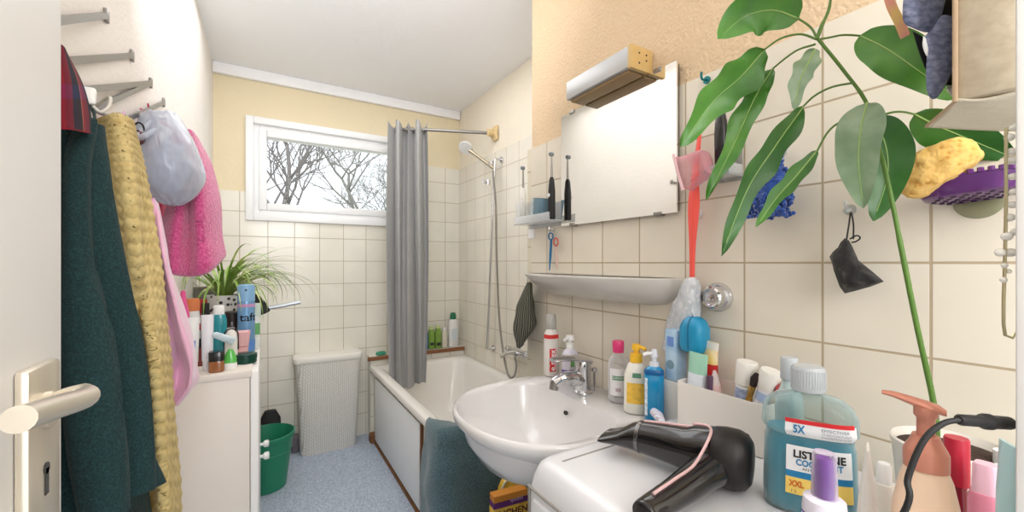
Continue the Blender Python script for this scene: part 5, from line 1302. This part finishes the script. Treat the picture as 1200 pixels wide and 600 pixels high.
for x, z, w, h in ((.014, .2265, .005, .003), (.008, .229, .0075, .0045), (0, .2305, .0085, .005), (-.011, .2335, .0068, .0042), (-.023, .2365, .0052, .003), (-.032, .237, .0042, .002)):
    rr.append([bm.verts.new((x, w*cos(a), z+h*sin(a))) for a in [2*pi*k/12 for k in range(12)]])
for a, b in zip(rr, rr[1:]):
    for k in range(12): bm.faces.new((a[k], a[(k+1) % 12], b[(k+1) % 12], b[k]))
bm.faces.new(rr[0][::-1]); bm.faces.new(rr[-1])
from_bm('spout', bm, M_cop, t)
M_gold = mat('olive_gold_print', (128, 100, 56), .5)
text_wrap('Sweet', .0090, qs, .100, -pi/2+.42, M_gold, t, bold=.0003)
text_wrap('Joy', .0115, qs, .087, -pi/2+.45, M_gold, t, bold=.0003)
# red bottle, pink bottle, blue edge
p = at(1121, 560, .46)
t = bottle('lotion_bottle', 'dark red bottle with flat pinkish-red cap behind the peach pump bottle', 'bottle', (p.x, p.y, MZ), cyl(.125, .0095), mat('wine_red_bottle', (122, 18, 34), .3, coat=.3), ([(.122, .0108, .0108), (.172, .0105, .0105), (.174, .0098, .0098)], ramp_mat('cherry_cap', 'noise', 12, [(.3, (168, 18, 44)), (.7, (190, 40, 64))], .35)))
p = at(1155, 600, .425)
t = bottle('lotion_bottle', 'pink translucent bottle at the bottom right corner of the picture', 'bottle', (p.x, p.y, MZ), [(0, .0105, .0105, 3), (.003, .0125, .0125, 3), (.125, .0125, .0125, 3), (.132, .011, .011, 3)], mat('rose_pink_bottle', (226, 138, 160), .25, coat=.3), ([(.131, .0095, .0095, 4), (.160, .0088, .0088, 4), (.162, .0078, .0078, 4)], mat('pale_rose_cap', (238, 190, 206), .3)))
p = at(1178, 600, .50)
t = bottle('lotion_bottle', 'pale mint-grey small bottle right of the pink translucent bottle', 'bottle', (p.x, p.y, MZ), cyl(.12, .012), mat('mint_grey_bottle', (190, 206, 200), .3), ([(.12, .010, .010), (.14, .010, .010)], M_whiteP))
p = at(1190, 560, .385)
t = thing('squeeze_tube', 'light aqua tube standing against the white shelf side at the right edge', 'tube', (p.x-.004, .0885, MZ), (0, 0, .6))
loft('body', [(0, .009, .009), (.003, .0105, .0105), (.15, .012, .006, 2.3), (.200, .0125, .0015, 3)], mat('light_aqua_tube', (186, 224, 228), .3), t, 24)
# ================================================================ avocado plant
pc_ = at(1112, 527, .54)
av = thing('avocado_plant', 'tall thin avocado plant with large drooping leaves in a white pot', 'potted plant', (pc_.x, pc_.y, MZ))
zr_ = .131
loft('pot', [(0, .042, .042), (.004, .046, .046), (zr_-.012, .056, .056), (zr_, .0585, .0585), (zr_+.002, .056, .056), (zr_-.012, .052, .052)], mat('white_glazed_pot', (236, 230, 220), .25, coat=.3), av, 48, auto=35)
loft('soil', [(zr_-.018, .054, .054), (zr_-.009, .0525, .0525), (zr_-.005, .03, .03)], mat('potting_soil', (62, 46, 36)), av, 32)
M_stem = mat('green_stem', (86, 122, 48), .45, var=.15, vscale=20)
stp = [Vector((pc_.x-.012, pc_.y+.008, MZ+zr_-.018)), at(1095, 478, .545), at(1074, 380, .55), at(1056, 290, .555), at(1045, 235, .56), at(1031, 175, .57), at(1016, 122, .58), at(988, 82, .59), at(958, 45, .60)]
stem = tube('stem', stp, [.0034, .0032, .0028, .0024, .0022], M_stem, av, 10, smooth=8, world=True)
tube('shoot', [at(957, 46, .60), at(964, 28, .60), at(972, 8, .60), at(976, -30, .60)], [.0028, .0022, .0016], M_stem, av, 8, smooth=5, world=True)
M_leaf = ramp_mat('avocado_leaf_green', 'noise', 14, [(.3, (48, 98, 28)), (.5, (66, 124, 38)), (.75, (92, 146, 54))], .35, detail=4)
M_leafd = ramp_mat('avocado_leaf_dark', 'noise', 14, [(.3, (36, 82, 30)), (.6, (54, 106, 40)), (.8, (72, 124, 52))], .35, detail=4)
M_leafg = ramp_mat('avocado_leaf_silver', 'noise', 18, [(.3, (92, 122, 84)), (.5, (122, 148, 114)), (.75, (160, 178, 154))], .3, detail=4)
def leaf(path, hw, m, petiole=None, roll=0, cup=.25, wav=.06, tip=.35, label=None, asym=1.0, vein=True):
    """path: (u, v, s) along the midrib from base to tip; hw: half-width in metres"""
    mid = cr([at(*p) for p in path], 10); n = len(mid); vs = []; K = 8
    eye = Vector((0, 0, H)); ph = random.uniform(0, 6)
    for i, p in enumerate(mid):
        f = i/(n-1)
        d = (mid[min(i+1, n-1)]-mid[max(i-1, 0)]).normalized()
        s = d.cross((eye-p).normalized()); s.normalize()
        s = Matrix.Rotation(radians(roll), 3, d) @ s
        up = s.cross(d)
        w = hw*(max(0, sin(pi*f**.84))**.60)*(1-.08*f)+.0006
        for k in range(-K, K+1):
            q = k/K
            off = cup*abs(q)**1.3*w + wav*hw*sin(f*16+ph+(1 if q > 0 else 2.2))*q*q
            rip = .016*hw*cos(f*46+abs(q)*6)*abs(q)*(1-abs(q)) if vein else 0
            ww = w*(1+(.13*sin(f*19+ph+(0 if q > 0 else 1.6)) if wav > .11 else .03*sin(f*15+ph)))
            vs.append(p+s*q*ww+up*(off+rip))
    C = 2*K+1
    fs = [[i*C+k, i*C+k+1, (i+1)*C+k+1, (i+1)*C+k] for i in range(n-1) for k in range(C-1)]
    o = mk('leaf', vs, fs, m, av, True, True, auto=0)
    bm = bmesh.new(); bm_tube(bm, mid[:-2], [.0013, .0005], 6)
    from_bm('midrib', bm, mat('pale_green_rib', (150, 180, 104), .5), o, world=True)
    if petiole:
        tube('petiole', [at(*p) for p in petiole]+[mid[0], mid[1]], [.0016, .0013], M_stem, o, 8, smooth=5, world=True)
    if label: o['label'] = label
leaf([(936, 22, .62), (905, 12, .64), (872, 20, .66), (841, 46, .66)], .036, M_leaf, [(957, 44, .60), (950, 32, .61)], roll=10)
leaf([(896, 58, .64), (868, 90, .66), (835, 120, .68), (798, 172, .69)], .031, M_leaf, [(957, 46, .60), (938, 40, .62), (915, 45, .63)], roll=-10, wav=.16)
leaf([(906, 80, .66), (886, 112, .68), (862, 165, .69), (828, 234, .69)], .020, M_leaf, [(955, 52, .60), (932, 60, .63)], roll=20, wav=.28)
leaf([(955, 58, .59), (946, 76, .58), (937, 96, .58), (931, 128, .58)], .0145, M_leafg, None, roll=10, wav=.15, label='small silvery drooping leaf')
leaf([(942, 124, .62), (908, 172, .63), (876, 222, .64), (845, 300, .64)], .0205, M_leafd, [(1000, 97, .585), (975, 102, .60), (955, 112, .61)], roll=-25, wav=.14, label='dark curled leaf with silvery tip')
leaf([(958, 176, .60), (934, 205, .61), (910, 232, .62), (886, 266, .62)], .0125, M_leaf, [(1008, 137, .58), (985, 143, .59), (970, 155, .595)], roll=15, wav=.12)
leaf([(1020, 138, .60), (1036, 165, .61), (1040, 205, .615), (1024, 259, .61)], .030, M_leafd, [(1016, 124, .58)], roll=-8, wav=.06, label='dark broad leaf hanging behind the stem')
leaf([(1016, 120, .57), (1009, 150, .555), (1006, 190, .55), (1012, 244, .55)], .0265, M_leafg, None, roll=12, wav=.06, label='silvery leaf hanging in front of the stem')
leaf([(1008, 42, .60), (1040, 58, .575), (1075, 82, .55), (1122, 116, .53)], .0310, M_leaf, [(960, 46, .60), (972, 44, .60), (988, 41, .60)], roll=-18, cup=.2)
leaf([(1072, 134, .585), (1100, 148, .595), (1140, 165, .60), (1190, 186, .592)], .0290, M_leafd, [(1022, 142, .575), (1040, 133, .575), (1056, 131, .575)], roll=8, cup=.2)
# ================================================================ soap dish with sponge
dp = onX(1136, 222, .875)
t = thing('soap_dish', 'purple perforated plastic soap dish fixed to the tiles', 'soap dish', (dp.x, dp.y, dp.z))
M_pur = mat('violet_plastic', (92, 40, 108), .22, coat=.3, var=.08)
Md = RY(radians(8)) @ RX(radians(-4))
loft('tray', [(-.013, .026, .040, 2.6), (-.010, .032, .048, 2.6), (.008, .042, .058, 2.6), (.012, .044, .060, 2.6), (.012, .040, .056, 2.6), (-.004, .030, .046, 2.6)], M_pur, t, 44, M=Md, auto=35)
bm = bmesh.new()
for i in range(-3, 4):
    for j in range(-2, 3):
        y, x = i*.0125+(.006 if j % 2 else 0), j*.010
        if (x/.026)**2+(y/.042)**2 < 1: bm_tube(bm, [Md @ Vector((x, y, -.0125)), Md @ Vector((x, y, -.0138))], .0030, 8)
from_bm('drain_holes', bm, mat('dark_violet_hole', (40, 14, 48), .6), t)
bm = bmesh.new()
for k in range(40):
    a = 2*pi*k/40; q = se(a, .043, .059, 2.6); bm_tube(bm, [Md @ Vector((q.x, q.y, .010)), Md @ Vector((q.x, q.y, .0165))], .0034, 6)
from_bm('beaded_rim', bm, M_pur, t)
M_suc = glass('clear_suction_disc', (214, 216, 190), .1, .10)
loft('suction_cup', [(0, .028, .028), (.003, .026, .026), (.008, .010, .010)], M_suc, t, 32, M=Matrix.Translation(Vector((XN-.0004-dp.x, -.001, -.012))) @ RY(-pi/2))
sp_ = onX(1096, 195, .842)
t = thing('sponge', 'yellow bath sponge resting on the purple soap dish', 'sponge', tuple(sp_))
bm = bmesh.new(); bmesh.ops.create_icosphere(bm, subdivisions=5, radius=1)
ms_ = RX(radians(-30))
for v in bm.verts:
    p = v.co.normalized(); n_ = 3.6
    k = (abs(p.x)**n_+abs(p.y)**n_+abs(p.z)**n_)**(-1/n_)
    p = p*k; q = Vector((p.x*.028, p.y*.046*(1-.06*p.z), p.z*(.029+.006*p.y))); q += q.normalized()*(.004*mnoise.noise(q*60)+.0012*mnoise.noise(q*220))
    v.co = ms_ @ q
from_bm('foam', bm, ramp_mat('yellow_sponge', 'noise', 90, [(.28, (196, 140, 62)), (.42, (232, 186, 104)), (.8, (244, 206, 130))], .95, bump=.7), t, auto=0)
# ================================================================ right edge: shelf side, hanging organiser, mitten, pearls
sv = thing('shelf_unit', 'slim tall white shelf upright standing on the washing machine at the right edge', 'shelf', (.71, .06, MZ))
box('side_board', (.50, .0455, MZ), (.59, .0705, 2.05), M_white, sv, bev=.003, world=True)
og = thing('hanging_organiser', 'cream fabric organiser with a sloping lower flap at the top right', 'organiser', (.66, .115, 1.45))
M_org = ramp_mat('cream_canvas', 'noise', 70, [(.3, (206, 190, 164)), (.7, (222, 208, 184))], .9, bump=.25)
A0 = at(1121, 120, .43); A1 = at(1199, 119, .40)
vs_o = []
bm = bmesh.new(); bm_box(bm, (A0.x-.004, .074, A0.z), (A0.x+.10, A0.y, 1.75), .004)
from_bm('pocket', bm, M_org, og, world=True)
rows = [[A0+Vector((-.005, .001, .002)), A0.lerp(A1, .5)+Vector((-.005, 0, .002)), Vector((A1.x-.0, .073, A0.z+.002))],
        [at(1106, 132, .46), at(1150, 134, .45), at(1196, 136, .44)],
        [at(1086, 148, .50), at(1140, 151, .485), at(1194, 153, .47)]]
patch('flap', rows, 8, 6, mat('pale_cream_canvas', (226, 216, 196), .9, bump=.2, bscale=80), og, True, .003)
tube('corded_edge', [Vector((A0.x-.005, A0.y, 1.75)), A0+Vector((-.005, 0, 0)), at(1086, 148, .50), at(1087, 149, .50)], .0022, mat('tan_piping', (200, 172, 140), .8), og, 8, world=True)

M_mit = ramp_mat('blue_grey_felt', 'noise', 110, [(.3, (88, 94, 122)), (.55, (118, 124, 150)), (.8, (150, 154, 176))], .95, bump=.5, stretch=(1, 1, 1.8))
def slab(name, pts, s0, th, m, par, subs=2):
    """flat cushion-like shape from an outline"""
    n = len(pts); ol = cr([at(u, v, s0) for u, v in pts]+[at(*pts[0], s0)], 4)[:-1]; n = len(ol)
    c = sum(ol, Vector())/n; d = (Vector((0, 0, H))-c).normalized()
    bm = bmesh.new(); layers = []
    for off, sc in ((-.5, .9), (-.35, .98), (0, 1), (.35, .98), (.5, .9), (.62, .55), (.66, .15)):
        layers.append([bm.verts.new(c+(p-c)*sc+d*th*off) for p in ol])
    for a, b in zip(layers, layers[1:]):
        for k in range(n): bm.faces.new((a[k], a[(k+1) % n], b[(k+1) % n], b[k]))
    bm.faces.new(layers[0][::-1]); bm.faces.new(layers[-1])
    return from_bm(name, bm, m, par, world=True, auto=0)
mt = thing('felt_mitten', 'blue-grey felt mitten with black lining hanging at the top right, upper one', 'mitten', tuple(at(1082, 10, .46)))
slab('felt', [(1062, -25), (1058, 5), (1059, 26), (1070, 33), (1088, 38), (1100, 26), (1106, 8), (1110, -25)], .46, .014, M_mit, mt)
slab('lining', [(1090, -25), (1104, -20), (1117, -10), (1120, 18), (1108, 26), (1096, 20)], .475, .010, mat('black_lining', (20, 19, 22), .9), mt)
mt = thing('felt_mitten', 'blue-grey felt mitten with black lining hanging at the top right, lower pointed one', 'mitten', tuple(at(1104, 60, .45)))
slab('felt', [(1092, 34), (1104, 18), (1118, 20), (1129, 26), (1128, 44), (1120, 74), (1108, 100), (1096, 116), (1087, 110), (1085, 88), (1086, 66), (1084, 44)], .45, .013, M_mit, mt)
slab('lining', [(1069, 36), (1082, 44), (1090, 60), (1112, 92), (1126, 66), (1133, 26), (1136, 34), (1126, 92), (1108, 100), (1092, 94), (1080, 70)], .462, .008, mat('black_lining', (20, 19, 22)), mt)
slab('white_trim', [(1082, 42), (1086, 46), (1090, 60), (1086, 66), (1081, 54)], .448, .006, mat('fleece_white', (226, 226, 224), .9), mt)
slab('white_trim', [(1108, 102), (1116, 100), (1124, 106), (1124, 116), (1114, 112)], .466, .006, mat('fleece_white', (226, 226, 224)), mt)
t = thing('textile_strap', 'thin peach and yellow strap hanging left of the blue-grey mittens', 'strap', tuple(at(1052, 10, .50)))
tube('strap', [at(1036, -25, .50), at(1044, 5, .50), at(1054, 26, .50), at(1061, 43, .50)], 1, ramp_mat('peach_yellow_strap', 'noise', 30, [(.35, (228, 152, 138)), (.6, (236, 196, 120))], .8), t, smooth=5, world=True, flat=(.0045, .0012))
# pearl necklace
t = thing('pearl_necklace', 'pearl and crystal necklace hanging down the white shelf side at the right edge', 'necklace', tuple(at(1184, 180, .334)))
bm = bmesh.new()
for u, v, r_ in ((1183, 161, .0045), (1185, 178, .0045), (1188, 150, .004), (1183, 255, .0046), (1180, 277, .0050), (1190, 272, .0042), (1172, 296, .0046), (1184, 296, .0050), (1177, 311, .0030), (1176, 328, .0032), (1182, 318, .0026), (1187, 188, .0045), (1187, 207, .004), (1188, 225, .004), (1187, 240, .004)):
    bmesh.ops.create_uvsphere(bm, u_segments=16, v_segments=10, radius=r_*.72, matrix=Matrix.Translation(at(u, v, .334)))
from_bm('pearls', bm, mat('pearl', (240, 236, 228), .15, coat=.5), t, world=True)
tube('chain', [at(1179, 150, .334), at(1179, 240, .334), at(1177, 330, .334), at(1176, 350, .334), at(1176, 380, .334), at(1178, 393, .334), at(1186, 396, .334), at(1190, 390, .334)], .0011, mat('pale_gold_wire', (196, 186, 150), .3, metal=.8), t, 8, world=True)
# ================================================================ boxes on the floor under the basin
M_dbox = ramp_mat('yellow_carton', 'noise', 18, [(.35, (226, 176, 42)), (.6, (244, 206, 84)), (.8, (206, 130, 40))], .5)
t = thing('detergent_box', 'yellow cardboard box with purple band on the floor under the washbasin', 'box', (.775, 1.315, 0), (0, 0, radians(-6)))
box('carton', (-.070, -.03, 0), (.070, .01, .312), M_dbox, t, bev=.003)
box('purple_band', (-.069, -.0315, .312), (.070, .011, .334), mat('aubergine_print', (104, 44, 112), .45), t, bev=.003)
text_flat('spezial', .020, T(.022, -.0322, .333) @ RX(pi/2), mat('pale_lilac_print', (214, 190, 222), .5), t)
text_flat('KUCHEN', .034, T(0, -.0310, .288) @ RX(pi/2), mat('dark_brown_print', (84, 38, 26), .5), t, bold=.001)
box('top_edge', (-.068, -.031, .334), (.068, .010, .358), mat('orange_carton', (216, 140, 46), .5), t, bev=.002)
t = thing('paper_bag', 'round-topped yellow and white packet behind the purple-banded box', 'packet', (.845, 1.425, 0))
loft('packet', [(0, .044, .030, 4), (.26, .046, .030, 4), (.30, .042, .028, 3), (.325, .030, .022, 2.5), (.333, .012, .010, 2)], M_dbox, t, 32)
tube('white_edge', [Vector((-.046, -.016, .25)), Vector((-.042, -.018, .30)), Vector((-.026, -.018, .328)), Vector((0, -.014, .336)), Vector((.026, -.018, .328)), Vector((.042, -.018, .30)), Vector((.046, -.016, .25))], .004, mat('crimp_white', (240, 236, 226)), t, 8, smooth=5)
# ================================================================ camera
cam = bpy.data.cameras.new('camera'); cam.sensor_width = 36; cam.lens = F/1200*36; cam.shift_y = (V0-300)/1200; cam.clip_start = .02
co = bpy.data.objects.new('camera', cam); COL.objects.link(co)
co.location = (0, 0, H); co.rotation_euler = (pi/2, 0, -TH)
SC.camera = co
# ================================================================ light
w = bpy.data.worlds.new('overcast_sky'); SC.world = w; w.use_nodes = True
nt = w.node_tree; bg = nt.nodes['Background']
tc = nt.nodes.new('ShaderNodeTexCoord'); sp = nt.nodes.new('ShaderNodeSeparateXYZ'); nt.links.new(tc.outputs['Generated'], sp.inputs[0])
cr_ = nt.nodes.new('ShaderNodeValToRGB'); cr_.color_ramp.elements[0].position = .45; cr_.color_ramp.elements[0].color = (.80, .83, .86, 1); cr_.color_ramp.elements[1].color = (.97, .985, 1, 1)
nt.links.new(sp.outputs['Z'], cr_.inputs[0]); nt.links.new(cr_.outputs[0], bg.inputs['Color'])
bg.inputs['Strength'].default_value = 2.2
def area(name, loc, target, sx_, sy_, power, col=(1, 1, 1)):
    l = bpy.data.lights.new(name, 'AREA'); l.shape = 'RECTANGLE'; l.size = sx_; l.size_y = sy_; l.energy = power; l.color = col
    o = bpy.data.objects.new(name, l); COL.objects.link(o); o.location = loc
    o.rotation_euler = (Vector(target)-Vector(loc)).to_track_quat('-Z', 'Y').to_euler(); return o
def point_light(name, loc, r, power, col=(1, 1, 1)):
    l = bpy.data.lights.new(name, 'POINT'); l.shadow_soft_size = r; l.energy = power; l.color = col
    o = bpy.data.objects.new(name, l); COL.objects.link(o); o.location = loc; return o
point_light('rear_fill_point', (.36, -.35, 1.85), .25, 6.8, (1, 1, .995))  # added point fill behind the camera, not a fitting of the room
area('bath_ceiling_fill', (.40, 2.0, ZC-.02), (.45, 2.0, 0), .9, 1.2, 9, (.985, .99, 1))  # added fill above the bath, stands for no known lamp
area('ceiling_up_fill', (.22, 1.05, 1.98), (.26, 1.6, 2.39), .45, .45, 5.5, (.985, .99, 1))  # invented upward fill, only there to brighten the ceiling
area('rear_fill_area', (.25, -.85, 1.75), (.45, 2.2, 1.6), .8, .8, 15, (1, 1, .995))  # large soft fill added out of view to lift the whole room
SC.view_settings.view_transform = 'Standard'
SC.view_settings.look = 'None'
SC.view_settings.exposure = 0
